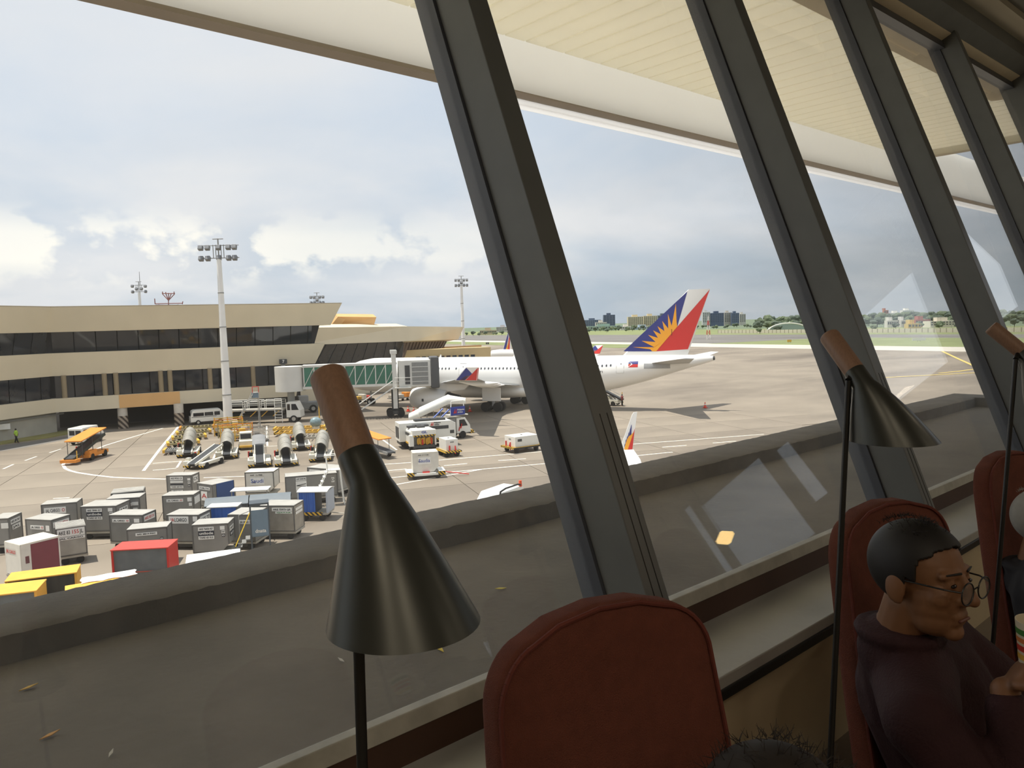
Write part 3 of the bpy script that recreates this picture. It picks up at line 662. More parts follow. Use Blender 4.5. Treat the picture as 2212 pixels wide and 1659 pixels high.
nR = Vector((dR.y, -dR.x, 0)); nL = Vector((dL.y, -dL.x, 0)); nK = (nR+nL)/(1+nR.dot(nL))
term = thing('terminal_building', 'beige opposite terminal with three bands and dark ribbon windows', 'building', (K.x, K.y, G))
def tband(name, mat, z0, z1, o0, o1, thick=1.2, e0=0., e1=0., parent=None, seg=(0, 1)):
    """band following the facade; o0/o1 outward offset at bottom and top, e0/e1 extension of the right end"""
    def ringpt(i, o, inn):
        if i == 0: q = P0+nL*(o-inn)
        elif i == 1: q = K+nK*(o-inn)
        else: q = E_+nR*(o-inn)
        return q
    rings = []
    for i in (0, 1, 2):
        ex0 = dR*e0 if i == 2 else Vector((0, 0, 0)); ex1 = dR*e1 if i == 2 else Vector((0, 0, 0))
        a = ringpt(i, o0, 0)+ex0; b = ringpt(i, o1, 0)+ex1; c = ringpt(i, o1, thick)+ex1; d = ringpt(i, o0, thick)+ex0
        rings.append([Vector((q.x-K.x, q.y-K.y, z-G)) for q, z in ((a, z0), (b, z1), (c, z1), (d, z0))])
    return MB().loft(rings).build(name, mat, parent or term)
tband('roof_band', m_beige, 2.33, 5.58, -.15, .9, 9, -.6, 1.0)
tband('middle_band', m_beige, -3.49, -.45, -.35, .25, 6, -3.2, -1.7)
tband('lower_band', m_beige, -8.3, -6.47, 0, 0, 3, -6.4, -6.0)
tband('roof_coping', M('coping', (214, 206, 190), .7), 5.58, 5.7, .8, .95, 2, 1.0, 1.05)
tband('roof_deck', m_under, 4.6, 5.2, -8.5, -8.5, 38, -3, -3)
tband('glass_core', M('dark_interior', (40, 40, 42), .7), -6.7, 2.6, -1.2, -1.2, 3, -5, -2)
LR = (E_-K).length
def panes(z0, z1, o0, o1, step, s1, group):
    k = 0
    for base_, d, n, ln, s0 in ((K, dR, nR, LR-s1, .1), (P0, dL, nL, 36, .0)):
        s = s0
        while s < ln-.3:
            e = min(s+step, ln); q0 = base_+d*(s+.06); q1 = base_+d*(e-.06)
            vs = []
            for t_ in (0, .05):
                for q, z, o in ((q0, z0, o0), (q1, z0, o0), (q1, z1, o1), (q0, z1, o1)): w_ = q+n*(o-t_); vs.append((w_.x-K.x, w_.y-K.y, z-G))
            MB().add(vs, [(0, 1, 2, 3), (7, 6, 5, 4), (0, 4, 5, 1), (1, 5, 6, 2), (2, 6, 7, 3), (3, 7, 4, 0)]).build('window_pane', m_dglass, term)
            s = e; k += 1
panes(-.5, 2.35, -1.05, -.3, 2.6, 3.4, 'up')
panes(-6.5, -3.45, -.55, -.45, 2.3, 8.5, 'low')
# reveal mullions of the lower ribbon: light columns seen behind the glass line
for s in (1.2, 6.0, 7.4, 13.0, 14.2, 19.5, 25.5):
    q = K+dR*s+nR*-.4; MB().tube((q.x-K.x, q.y-K.y, -6.5-G), (q.x-K.x, q.y-K.y, -3.45-G), .32, .32, 12).build('column', M('term_column', (150, 134, 106), .8), term)
# orange replacement panels on the lower band
q0 = K+dR*7.6+nR*.04; q1 = K+dR*15.3+nR*.04
MB().add([(q.x-K.x+n.x, q.y-K.y+n.y, z-G) for n in (nR*0, nR*-.2) for q, z in ((q0, -8.28), (q1, -8.28), (q1, -6.49), (q0, -6.49))], [(0, 1, 2, 3), (7, 6, 5, 4), (0, 4, 5, 1), (1, 5, 6, 2), (2, 6, 7, 3), (3, 7, 4, 0)]).build('orange_panel', m_orange, term)
# undercroft: recessed walls, pillars with warning stripes, dark openings
def tbox(name, mat, c, d, n, l, t_, z0, z1):
    q = [c, c+d*l, c+d*l-n*t_, c-n*t_]
    return MB().prism([(a.x-K.x, a.y-K.y) for a in q], z0-G, z1-G, 'z').build(name, mat, term)
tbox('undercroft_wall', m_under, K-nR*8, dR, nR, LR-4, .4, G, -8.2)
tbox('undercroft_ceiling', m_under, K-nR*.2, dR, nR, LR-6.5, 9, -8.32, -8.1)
tbox('service_wall', M('service_wall', (176, 172, 160), .85, var=.12, scale=.5), P0-nL*1.0, dL, nL, 37, .6, G, -8.3)
tbox('service_pipe', m_grey, P0-nL*.7, dL, nL, 38, .15, -8.75, -8.55)
for u, v in ((267, 925), (388, 918)):
    c = gnd(u, v); x, y = c.x-K.x, c.y-K.y
    MB().tube((x, y, 0), (x, y, 1.75), .66, .66, 20).build('striped_pillar_foot', m_pillar, term, smooth=True)
    MB().tube((x, y, 1.75), (x, y, 3.0), .64, .64, 20).build('pillar', M('pillar_white', (206, 198, 184), .8), term, smooth=True)
for u in (48, 75): pass
c = Lk+dL*1.2-nL*.9; MB().box(-.6, .6, -.4, .4, 0, .7).build('air_conditioner', m_white, term).location = (c.x-K.x, c.y-K.y, -9.6-G)
# gate number box and camera
c = K+dR*29.8+nR*.15
gs = thing('gate_sign', 'black gate sign with number 7 on the opposite terminal', 'sign', (c.x, c.y, -2.95), math.atan2(dR.y, dR.x))
B('sign_box', m_dgrey, gs, -.55, .55, -.25, 0, -.35, .35); B('sign_bracket', m_grey, gs, -.3, .3, -.05, .1, -.9, -.35); lettering('7', m_white, gs, frame((0, -.262, 0), (1, 0, 0), (0, 0, 1)), .62, bold=.02)
# lower rear wing with its own band, glass and slats
tw = thing('terminal_wing', 'lower beige terminal wing behind the airliner with dark sloped glass', 'building', (0, 0, G))
def qd(name, mat, pts, parent, th=.6, inward=None):
    """thin solid quad from four world points"""
    P = [Vector(q) for q in pts]; n = (P[1]-P[0]).cross(P[3]-P[0]).normalized()*th; off = Vector((0, 0, G))+Vector(parent.location)-Vector((0, 0, G))
    vs = [q-off for q in P]+[q+n-off for q in P]
    return MB().add(vs, [(0, 1, 2, 3), (7, 6, 5, 4), (0, 4, 5, 1), (1, 5, 6, 2), (2, 6, 7, 3), (3, 7, 4, 0)]).build(name, mat, parent)
def at(u, v, d): return atd(u, v, d)
qd('roof_band', m_beige, [at(640, 746, 135), at(885, 737, 163), at(880, 705, 163), at(650, 708, 135)], tw, -3)
qd('roof_band', m_beige, [at(885, 737, 163), at(990, 733, 184), at(1002, 706, 186), at(880, 705, 163)], tw, -3)
for k in range(10):
    a = k/10; b = (k+.94)/10
    def mixp(p, q, t_): return p.lerp(q, t_)
    qd('window_pane', m_dglass, [at(618, 800, 137).lerp(at(868, 792, 164), a), at(618, 800, 137).lerp(at(868, 792, 164), b), at(656, 744, 137.2).lerp(at(874, 736, 164.2), b), at(656, 744, 137.2).lerp(at(874, 736, 164.2), a)], tw, -.3)
for k in range(14):
    a = k/14; b = (k+.6)/14
    qd('slat', M('slat_brown', (112, 96, 84), .6), [at(862, 775, 164).lerp(at(955, 756, 182), a), at(862, 775, 164).lerp(at(955, 756, 182), b), at(874, 737, 164).lerp(at(968, 733, 183), b), at(874, 737, 164).lerp(at(968, 733, 183), a)], tw, -.4)
qd('slat_backing', M('dark_interior', (40, 40, 42), .7), [at(860, 776, 166), at(955, 757, 184), at(968, 733, 185), at(874, 737, 166)], tw, -.3)
qd('lower_wall', m_beige, [at(640, 870, 136), at(960, 840, 178), at(960, 790, 178), at(640, 798, 136)], tw, -2)
tb2 = thing('roof_pavilion', 'orange block on the terminal roof', 'building', at(760, 712, 152))  # block takes the terminal's orange colour
for nm, pts in (('front_wall', [at(712, 707, 150), at(806, 708, 156), at(813, 685, 156.5), at(730, 684, 150)]), ('side_wall', [at(700, 707, 158), at(712, 707, 150), at(730, 684, 150), at(708, 684, 158)])): qd(nm, m_orange, pts, tb2, -1.5)
lb = thing('gate_house', 'low tan block with a row of small square windows behind the airliner', 'building', at(965, 780, 168))
qd('wall', M('gate_house_tan', (206, 182, 136), .85, var=.07, scale=.3), [at(862, 805, 166), at(1060, 790, 172), at(1060, 749.5, 172), at(872, 757, 166)], lb, -5)
for k in range(10):
    u = 898+13.2*k; v = 774-.55*k
    qd('window', m_dglass, [at(u, v+4, 166.6+.3*k), at(u+9, v+3.7, 166.9+.3*k), at(u+9, v-3.5, 166.9+.3*k), at(u, v-3, 166.6+.3*k)], lb, .08)
qd('roof_parapet', m_orange, [at(960, 757, 178), at(1040, 753, 180), at(1040, 745, 180), at(960, 749, 178)], lb, -3)

# antenna array on the roof
an = thing('antenna_array', 'rust red fan shaped antenna frame on the terminal roof', 'antenna', atd(364, 659, 125)); o_ = Vector(an.location)
m_rust = M('antenna_rust', (150, 96, 86), .7)
s_ = 125/FPX
def apt(dx, dy): return RT*dx*s_+UP*dy*s_
for nm, pts in (('mast', [(0, 0), (0, 26)]), ('fan_arm', [(0, 10), (-13, 24)]), ('fan_arm', [(0, 10), (13, 24)]), ('fan_arm', [(0, 10), (-6, 25)]), ('fan_arm', [(0, 10), (6, 25)]), ('top_bar', [(-14, 25), (14, 25)]), ('base_bar', [(-28, 3), (30, 4)]), ('base_bar', [(-28, 0), (30, 0)]), ('side_rod', [(-29, 2), (-30, 14)]), ('side_rod', [(30, 2), (31, 8)]), ('top_rod', [(-13, 25), (-13, 29)]), ('top_rod', [(12, 25), (12, 29)]), ('top_rod', [(-6, 25), (-6, 28)])):
    MB().tube(apt(*pts[0]), apt(*pts[1]), .07, .07, 6).build(nm, m_rust, an)
for x_ in (-1.5, 0, 1.5): B('foot_post', m_rust, an, x_-.08, x_+.08, -.08, .08, 5.19-o_.z, .1)

# ------------------------------------------------------------------ floodlight masts
m_mast = M('mast_white', (236, 234, 228), .5, var=.05, scale=1)
m_lamp = M('floodlight_grey', (120, 122, 124), .5, var=.2, scale=3)
def mast(label, base, h, r0, r1, heads, ring, joints=4):
    t = thing('floodlight_mast', label, 'mast', base, 0, 'apron floodlight masts')
    for k in range(joints):
        a = k/joints; b = (k+1)/joints; ra = r0+(r1-r0)*a; rb = r0+(r1-r0)*b
        MB().tube((0, 0, h*a), (0, 0, h*b), ra, rb, 20).build('pole_section', m_mast, t, smooth=True)
        if k: MB().tube((0, 0, h*a-.06), (0, 0, h*a+.06), ra+.04, ra+.04, 20).build('pole_joint', m_grey, t)
    tr = RT.copy(); tr.z = 0; tr.normalize()
    rz = math.atan2(tr.y, tr.x)
    fr = MB()
    for z in (h+.05, h+1.7): fr.tube(tr*-ring+Vector((0, 0, z)), tr*ring+Vector((0, 0, z)), .05, .05, 6)
    for s in (-.7, -.35, .35, .7): fr.tube(tr*s+Vector((0, 0, h)), tr*s+Vector((0, 0, h+1.8)), .05, .05, 6)
    fr.tube((0, 0, h), (0, 0, h+2.6), .09, .09, 8); fr.tube(tr*-.7+Vector((0, 0, h+2.55)), tr*.7+Vector((0, 0, h+2.55)), .06, .06, 6)
    fr.build('head_frame', m_grey, t)
    for x, z in heads:
        o = MB().box(-.3, .3, -.25, .3, -.3, .28).build('floodlight', m_lamp, t, bevel=.04); o.location = tr*x+Vector((0, 0, h+z)); o.rotation_euler = (rad(-25), 0, rz)
    return t
b1 = gnd(494, 925)
mast('tall white floodlight mast in front of the terminal', b1, 22.6, .62, .3, [(x, z) for x in (-2.35, -1.45, 1.3, 2.1) for z in (.05, 1.45)]+[(0, 1.45), (0, .1)], 2.7, 5)
def farmast(label, u, vt, d, ztop_extra, heads, h=None, base_z=G):
    top = atd(u, vt, d); hh = top.z-base_z-2.6
    return mast(label, Vector((top.x, top.y, base_z)), hh, .6, .3, heads, 1.6, 5)
hd8 = [(x, z) for x in (-1.5, -.7, .7, 1.5) for z in (.1, 1.5)]+[(0, .8)]
farmast('white floodlight mast rising behind the tan gate house', 996, 596, 205, 0, hd8)
farmast('small floodlight mast top over the terminal roof by the orange block', 684, 632, 190, 0, hd8)
wm_ = farmast('floodlight mast with whip aerial behind the terminal roof at left', 299, 608, 190, 0, [(-1.6, .1), (-1.6, 1.5), (-.6, .8), (.6, .8), (1.6, 1.4), (1.6, .1)])
hz_ = atd(299, 608, 190).z-G; MB().tube((.3, 0, hz_-1), (.35, 0, hz_+2.4), .07, .04, 6).build('whip_aerial', m_dgrey, wm_)

# ------------------------------------------------------------------ parked wide-body airliner
TH = rad(-65.51); PX, PY = 64.95, 118.57
m_awhite = M('aircraft_white', (240, 238, 232), .3, var=.02, scale=.3, coat=.3)
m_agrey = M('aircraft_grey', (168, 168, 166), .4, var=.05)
m_ablue = M('livery_blue', (52, 58, 128), .4, var=.03)
m_ared = M('livery_red', (206, 52, 46), .4, var=.03)
m_ayel = M('livery_yellow', (244, 168, 48), .4, var=.03)
m_awin = M('cabin_window', (74, 78, 84), .2)
air = thing('airliner', 'white wide body airliner with red, blue and sunburst tail at the gate', 'airplane', (PX, PY, G), TH)
la = Vector((math.cos(TH), math.sin(TH), 0)); ll = Vector((math.sin(TH), -math.cos(TH), 0))     # aft, port
FU = [(0, 4.35, .05), (.35, 4.38, .6), (1, 4.48, 1.1), (2, 4.62, 1.6), (3.2, 4.78, 2.05), (5, 4.94, 2.5), (7.5, 5.04, 2.79), (9, 5.05, 2.82), (26, 5.05, 2.82), (42, 5.05, 2.82), (45, 5.12, 2.76), (48, 5.32, 2.56), (51, 5.64, 2.26), (54, 6.04, 1.86), (57, 6.5, 1.4), (60, 6.95, .92), (62, 7.2, .6), (63.3, 7.35, .36)]
fb = MB(); n = 40
fb.loft([[(x, r*math.sin(2*PI*i/n), zc+r*math.cos(2*PI*i/n)) for i in range(n)] for x, zc, r in FU]); fus = fb.build('fuselage', m_awhite, air, smooth=True)
def fsec(x):
    for (x0, z0, r0), (x1, z1, r1) in zip(FU, FU[1:]):
        if x0 <= x <= x1: k = (x-x0)/(x1-x0); return z0+(z1-z0)*k, r0+(r1-r0)*k
def skin(x, z, off=.012):
    zc, r = fsec(x); s = max(-1, min(1, (z-zc)/r)); return Vector((x, -(r+off)*math.sqrt(1-s*s), zc+(r+off)*s))
def patch(x0, x1, z0, z1, name, mat, nx=4, nz=4, poly=None, off=.012):
    """painted panel wrapped on the port side"""
    mb = MB(); g = [[skin(x0+(x1-x0)*i/nx, z0+(z1-z0)*j/nz, off) for i in range(nx+1)] for j in range(nz+1)]
    vs = [q for r in g for q in r]; mb.add(vs, [(j*(nx+1)+i, j*(nx+1)+i+1, (j+1)*(nx+1)+i+1, (j+1)*(nx+1)+i) for j in range(nz) for i in range(nx)]); return mb.build(name, mat, fus)
wm = MB()
for k in range(64):
    x = 10.2+k*.62
    if 13.6 < x < 15.4 or 24.6 < x < 26.3 or 39.9 < x < 42: continue
    if k in (22,): continue
    z = 6.2 if x < 42 else 6.2+(x-42)*.05
    c = skin(x, z, .01); nn = (c-Vector((x, 0, fsec(x)[0]))).normalized(); a = Vector((1, 0, 0)); b = nn.cross(a)
    pts = [c+a*.13*math.cos(2*PI*i/10)+b*.2*math.sin(2*PI*i/10) for i in range(10)]
    wm.add(pts+[q-nn*.03 for q in pts], [tuple(range(10))]+[(i, (i+1) % 10, (i+1) % 10+10, i+10) for i in range(10)])
w_ = wm.build('cabin_windows', m_awin, fus); w_['kind'] = 'stuff'
# doors drawn by their seams
m_seam = M('door_seam', (176, 174, 168), .5)
def door(x, z, w=1.07, h=1.75):
    mb = MB()
    P = [skin(x, z, .015), skin(x+w, z, .015), skin(x+w, z+h*.5, .015), skin(x+w, z+h, .015), skin(x, z+h, .015), skin(x, z+h*.5, .015), skin(x, z, .015)]
    for a, b in zip(P, P[1:]): mb.tube(a, b, .028, .028, 5)
    d = mb.build('door', m_seam, fus); MB().ball(skin(x+w*.6, z+h*.7, .01), (.08, .03, .1), 8, 6).build('door_window', m_awin, d)
door(50.1, 5.5); door(40.4, 5.2); door(25, 5.2); door(13.9, 5.2)
# flag on the rear fuselage
fl = patch(51.8, 53.15, 6.68, 7.1, 'flag', m_ablue, 4, 2); patch(51.8, 53.15, 6.26, 6.68, 'flag_red', m_ared, 4, 2)
MB().add([skin(51.78, 6.26, .03), skin(52.4, 6.68, .03), skin(51.78, 7.1, .03)], [(0, 1, 2)]).build('flag_triangle', m_awhite, fus)
MB().ball(skin(51.98, 6.68, .03), (.09, .01, .09), 8, 6).build('flag_sun', m_ayel, fus)
o = lettering('RP-C8771', m_dgrey, fus, frame(skin(47.15, 5.62, .14), (-1, 0, 0) if False else (1, 0, 0), (0, 0, 1)), .42, width=2.2, bold=.01)
# fin and its painted sunburst, surveyed on the plane of symmetry
def fin_y(x, z): return .24*(1-(z-7.5)/14)
FIN = [(50.2, 7.6), (50.6, 8.0), (59.9, 16.85), (62.94, 16.95), (60.3, 8.2), (59.6, 7.6)]
mb = MB(); rings = []
def chord(z): return 50.6+(z-8.0)*1.0508, 59.85+(z-8)*.345
for z in (7.3, 8.0, 9.5, 11, 12.5, 14, 15.5, 16.6, 16.92):
    a, b = chord(z); t_ = fin_y(0, z)
    if z < 8: a = 50.0
    rings.append([(a, 0, z), (a+.03*(b-a), t_, z), (a+.95*(b-a), t_, z), (b, .04, z), (b, -.04, z), (a+.95*(b-a), -t_, z), (a+.03*(b-a), -t_, z)])
fin = mb.loft(rings).build('fin', m_awhite, air, smooth=True)
SC = 1929/500
O3 = Vector((PX, PY, G))
def finloc(cxp, cyp):
    u, v = 1150+cxp/SC, 580+cyp/SC; r = ray(u, v); t_ = (ll.dot(O3)-ll.dot(EYEP))/ll.dot(r); P = EYEP+r*t_-O3
    return P.dot(la), P.z
def finsurf(x, z, off):
    a, b = chord(max(z, 7.4)); t_ = fin_y(0, z); k = max(0, min(1, (x-a)/(b-a)))
    y = t_
    return y+off
def paint(name, mat, pts, off, side=(-1, 1)):
    P = [finloc(*q) for q in pts]
    bm = bmesh.new(); vs = [bm.verts.new((x, 0, z)) for x, z in P]; f = bm.faces.new(vs); bmesh.ops.triangulate(bm, faces=[f], ngon_method='EAR_CLIP')
    co = [v.co.copy() for v in bm.verts]; fc = [[v.index for v in f.verts] for f in bm.faces]; bm.verts.index_update(); fc = [[v.index for v in f.verts] for f in bm.faces]; bm.free()
    mb = MB()
    for s in side: mb.add([(c.x, s*finsurf(c.x, c.z, off), c.z) for c in co], fc)
    return mb.build(name, mat, fin)
paint('blue_field', m_ablue, [(763, 690), (1293, 190), (1210, 485), (1035, 690)], .015)
paint('red_field', m_ared, [(1478, 176), (1299, 672), (1035, 690), (1210, 485)], .017)
rays_ = [(840, 655), (915, 603), (968, 553), (1008, 515), (1045, 480), (1085, 437), (1132, 378), (1198, 292)]
vall = [(1020, 655), (1030, 612), (1050, 578), (1075, 547), (1103, 522), (1135, 500), (1163, 478)]
ctr = (1105, 600); rim = [(1035, 690), (1003, 690), (985, 672)]+vall+[(1204, 440), (1210, 485)]
def fan(name, mat, tris, off):
    mb = MB()
    for sd in (-1, 1):
        for tr in tris:
            P = [finloc(*q) for q in tr]; mb.add([(x, sd*finsurf(x, z, off), z) for x, z in P], [(0, 1, 2)])
    return mb.build(name, mat, fin)
bases = [(985, 672)]+vall+[(1204, 440)]
fan('sun_emblem', m_ayel, [(ctr, a, b) for a, b in zip(rim, rim[1:]+rim[:1])]+[(bases[i_], rays_[i_], bases[i_+1]) for i_ in range(8)], .03)
m_maroon_ = M('panel_gap', (120, 40, 40), .5)
MB().box(50.4, 57.5, -.06, .06, 7.6, 7.72).build('fin_root_fairing', m_awhite, fin)
B('rudder_line', m_maroon_, fin, 57.6, 57.68, -.23, .23, 10.6, 11.5)
# tailplanes
for s, nm in ((-1, 'port'), (1, 'stbd')):
    mb = MB(); rings = []
    for k in range(6):
        t_ = k/5; y = s*(.9+t_*8.8); z = 6.75+t_*1.05; a = 54.6+t_*6.4; b = 60.2+t_*2.3; h = .24*(1-t_*.7)
        rings.append([(a, y, z), (a+.25*(b-a), y, z+h), (b, y, z+.02), (b, y, z-.02), (a+.25*(b-a), y, z-h)])
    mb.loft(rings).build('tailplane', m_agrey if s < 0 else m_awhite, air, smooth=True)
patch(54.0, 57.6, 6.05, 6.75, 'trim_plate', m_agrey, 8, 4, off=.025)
MB().tube((63.2, 0, 7.35), (63.5, 0, 7.38), .3, .27, 16).build('exhaust', m_dgrey, air)
# wings
def wing(s):
    mb = MB(); rings = []
    for k in range(9):
        t_ = k/8; y = s*(1.5+t_*27.8); a = 20.6+t_*(18.9 if s < 0 else 15.3); b = (35.2-t_*3) if t_ < .3 else 34.3+(t_-.3)*(10.0 if s < 0 else 5.0); zb = 3.75+t_*2.75+.9*t_*t_*.3; h = .75*(1-t_)**1.1+.12
        c = b-a; rings.append([(a, y, zb+.05), (a+.08*c, y, zb+h*.5), (a+.4*c, y, zb+h*.62), (b, y, zb+.04-.25*(1-t_)), (b, y, zb-.03-.25*(1-t_)), (a+.45*c, y, zb-h*.42), (a+.06*c, y, zb-h*.3)])
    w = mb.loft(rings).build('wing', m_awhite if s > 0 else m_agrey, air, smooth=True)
    for y0, xo in ((9, 34.0), (15, 36.4), (20.5, 38.6)):
        MB().loft([[(x, s*y0+r*math.cos(2*PI*i/10), 3.1+y0*.11+zo+r*math.sin(2*PI*i/10)) for i in range(10)] for x, r, zo in ((xo-4.2, .06, .25), (xo-2, .36, .05), (xo, .3, .0), (xo+1.6, .05, .15))]).build('flap_fairing', m_awhite, w, smooth=True)
    # winglet
    y = s*29.3; wl = MB().loft([[(38.6, y, 6.5), (41.4, y, 6.5), (41.4, y+s*.12, 6.5), (38.6, y+s*.12, 6.5)], [(40.35, y+s*.55, 8.05), (41.9, y+s*.55, 8.05), (41.9, y+s*.62, 8.05), (40.35, y+s*.62, 8.05)]]).build('winglet', m_awhite, w)
    sd = -.015*1 if s < 0 else .13
    def wq(nm, mat, pts):
        MB().add([(x, y+s*(.12+.5*((z-6.5)/1.55)+.02), z) for x, z in pts]+[(x, y+s*(.12+.5*((z-6.5)/1.55)-.3), z) for x, z in pts], [tuple(range(len(pts))), tuple(range(2*len(pts)-1, len(pts)-1, -1))]+[(i, (i+1) % len(pts), (i+1) % len(pts)+len(pts), i+len(pts)) for i in range(len(pts))]).build(nm, mat, wl)
    wq('winglet_red', m_ared, [(40.0, 6.52), (41.4, 6.52), (41.88, 8.0)]); wq('winglet_blue', m_ablue, [(38.75, 6.52), (39.9, 6.52), (41.0, 7.3), (40.4, 8.0)]); wq('winglet_sun', m_ayel, [(39.2, 6.51), (39.98, 6.51), (40.6, 7.1), (40.1, 7.0)])
    if s > 0: wl.location = (-3.6, 0, .4)
    # engine, pylon
    yE = s*9.4; mb = MB(); R_ = [(20.7, 1.2), (20.85, 1.42), (21.5, 1.6), (23, 1.66), (24.8, 1.52), (26.6, 1.2)]
    eng = mb.loft([[(x, yE+r*math.sin(2*PI*i/28), 2.25+r*math.cos(2*PI*i/28)) for i in range(28)] for x, r in R_]).build('engine', m_awhite, air, smooth=True)
    MB().tube((20.72, yE, 2.25), (20.9, yE, 2.25), 1.15, 1.0, 24).build('fan_intake', m_dgrey, eng); MB().tube((26.5, yE, 2.25), (28.6, yE, 2.3), .95, .45, 20).build('exhaust_cone', m_dgrey, eng)
    MB().prism([(22.5, 3.7), (24, 4.35), (30.5, 4.6), (29.5, 3.6), (26, 3.2)], yE-.22, yE+.22, 'y').build('pylon', m_awhite, eng); B('service_panel', m_dgrey, eng, 23.1, 23.4, yE+s*1.62-.06, yE+s*1.62+.06, 1.9, 2.3)
for s in (-1, 1): wing(s)
MB().loft([[(x, 2.9*math.cos(a)*k, 2.75+1.3*math.sin(a)*k) for a in [2*PI*i/20 for i in range(20)]] for x, k in ((18.5, .3), (21, .85), (25, 1), (32, 1), (36, .8), (39.5, .25))]).build('belly_fairing', m_awhite, air, smooth=True)
# landing gear
def wheel(mb, x, y, r, w): mb.tube((x, y-w/2, r), (x, y+w/2, r), r, r, 20)
for s in (-1, 1):
    g = thing('gear', None, None); g.parent = air; g.name = 'main_gear'
    MB().tube((32, s*5.0, 3.4), (32, s*5.34, .75), .24, .2, 12).build('strut', m_agrey, g); B('bogie_beam', m_dgrey, g, 30.9, 33.1, s*5.34-.15, s*5.34+.15, .55, .85)
    for x in (31.0, 33.0):
        for dy in (-.6, .6):
            mb = MB(); wheel(mb, x, s*5.34+dy, .69, .5); w = mb.build('wheel', m_tyre, g, smooth=True)
    B('gear_door', m_awhite, g, 30.6, 33.6, s*6.1-.05, s*6.1+.05, 1.6, 3.6)
g = thing('nose_gear', None, None); g.parent = air
MB().tube((6.67, 0, 2.6), (6.67, 0, .55), .16, .14, 12).build('strut', m_agrey, g)
for dy in (-.4, .4): mb = MB(); wheel(mb, 6.67, dy, .53, .32); mb.build('wheel', m_tyre, g, smooth=True)
MB().tube((6.67, -.62, .53), (6.67, -.55, .53), .24, .24, 14).build('hub', m_awhite, g)
for x, z in ((33, 8.0), (45.5, 7.98), (20, 8.0)): MB().prism([(x, z-.3), (x+.5, z-.3), (x+.45, z+.3), (x+.3, z+.3)], -.03, .03, 'y').build('blade_antenna', m_awhite, fus)

# ------------------------------------------------------------------ second airliner far behind, and a wing tip close to the ledge
a2 = thing('airliner', 'small distant airliner with striped tail behind the tan gate house', 'airplane', atd(1085, 775, 250)); b0 = Vector(a2.location)
s2 = 250/FPX
def loc2(u, v, dd=0): return atd(u, v, 250+dd)-b0
MB().loft([[loc2(u, v)+FW*r*math.cos(2*PI*i/16)*s2+UP*r*math.sin(2*PI*i/16)*s2 for i in range(16)] for u, v, r in ((1056, 769, 2), (1062, 766, 9), (1080, 765, 10.5), (1120, 765, 10.5), (1180, 765, 10.5), (1230, 764, 4))]).build('fuselage', m_awhite, a2, smooth=True)
def pq(nm, mat, pts, th=.25, off=0): MB().add([loc2(*p)+FW*off for p in pts]+[loc2(*p)+FW*(off+th) for p in pts], [tuple(range(len(pts))), tuple(range(2*len(pts)-1, len(pts)-1, -1))]+[(i, (i+1) % len(pts), (i+1) % len(pts)+len(pts), i+len(pts)) for i in range(len(pts))]).build(nm, mat, a2)
pq('fin', m_awhite, [(1086, 756), (1104, 756), (1103, 716), (1098, 716)], .4)
pq('fin_red', m_ared, [(1095, 756), (1101, 756), (1101.5, 718)], .1, -.1); pq('fin_blue', m_ablue, [(1087, 756), (1093, 756), (1098, 728), (1098, 717)], .1, -.1); pq('fin_sun', m_ayel, [(1092, 756), (1096, 756), (1099.5, 736)], .1, -.15)
a3 = thing('airliner_wing', 'white wing tip with upturned sunburst sharklet just beyond the ledge', 'airplane', atd(1365, 1000, 46)); b0 = Vector(a3.location)
D3 = 46; 
def l3(u, v, dd=0.): return atd(u, v, D3+dd)-b0
def slab3(nm, mat, pts, th, off=0., par=a3): MB().add([l3(*p)+FW*off for p in pts]+[l3(*p)+FW*(off+th) for p in pts], [tuple(range(len(pts))), tuple(range(2*len(pts)-1, len(pts)-1, -1))]+[(i, (i+1) % len(pts), (i+1) % len(pts)+len(pts), i+len(pts)) for i in range(len(pts))]).build(nm, mat, par)
def c6(x, y): return (1150+x/SC, 580+y/SC)
slab3('sharklet', m_awhite, [c6(722, 1512), c6(770, 1395), c6(832, 1220), c6(848, 1198), c6(874, 1195), c6(866, 1260), c6(856, 1330), c6(836, 1508), c6(770, 1512)], .14)
slab3('sharklet_red', m_ared, [c6(853, 1335), c6(833, 1506), c6(795, 1508)], .02, -.03)
slab3('sharklet_sun', m_ayel, [c6(765, 1508), c6(772, 1478), c6(782, 1440), c6(793, 1412), c6(808, 1392), c6(826, 1382), c6(846, 1362), c6(795, 1508)], .02, -.028)
for q in ([(822, 1310), (827, 1300), (824, 1382), (808, 1396)], [(812, 1345), (820, 1322), (815, 1388), (808, 1394)], [(800, 1375), (808, 1358), (806, 1393), (796, 1412)], [(788, 1405), (795, 1392), (794, 1412), (786, 1430)], [(778, 1432), (784, 1420), (784, 1438), (776, 1458)], [(768, 1470), (774, 1455), (774, 1470), (766, 1490)]): slab3('sharklet_blue', m_ablue, [c6(*p) for p in q], .02, -.029)
wt = MB(); P = [l3(*c6(722, 1512)), l3(*c6(842, 1506)), l3(*c6(900, 1590), -1.0), l3(1420, 1120, -9), l3(1300, 1120, -9), l3(*c6(740, 1600), -1)]
wt.add([q for q in P]+[q-Vector((0, 0, .25)) for q in P], [tuple(range(6)), tuple(range(11, 5, -1))]+[(i, (i+1) % 6, (i+1) % 6+6, i+6) for i in range(6)]).build('wing_panel', m_awhite, a3)

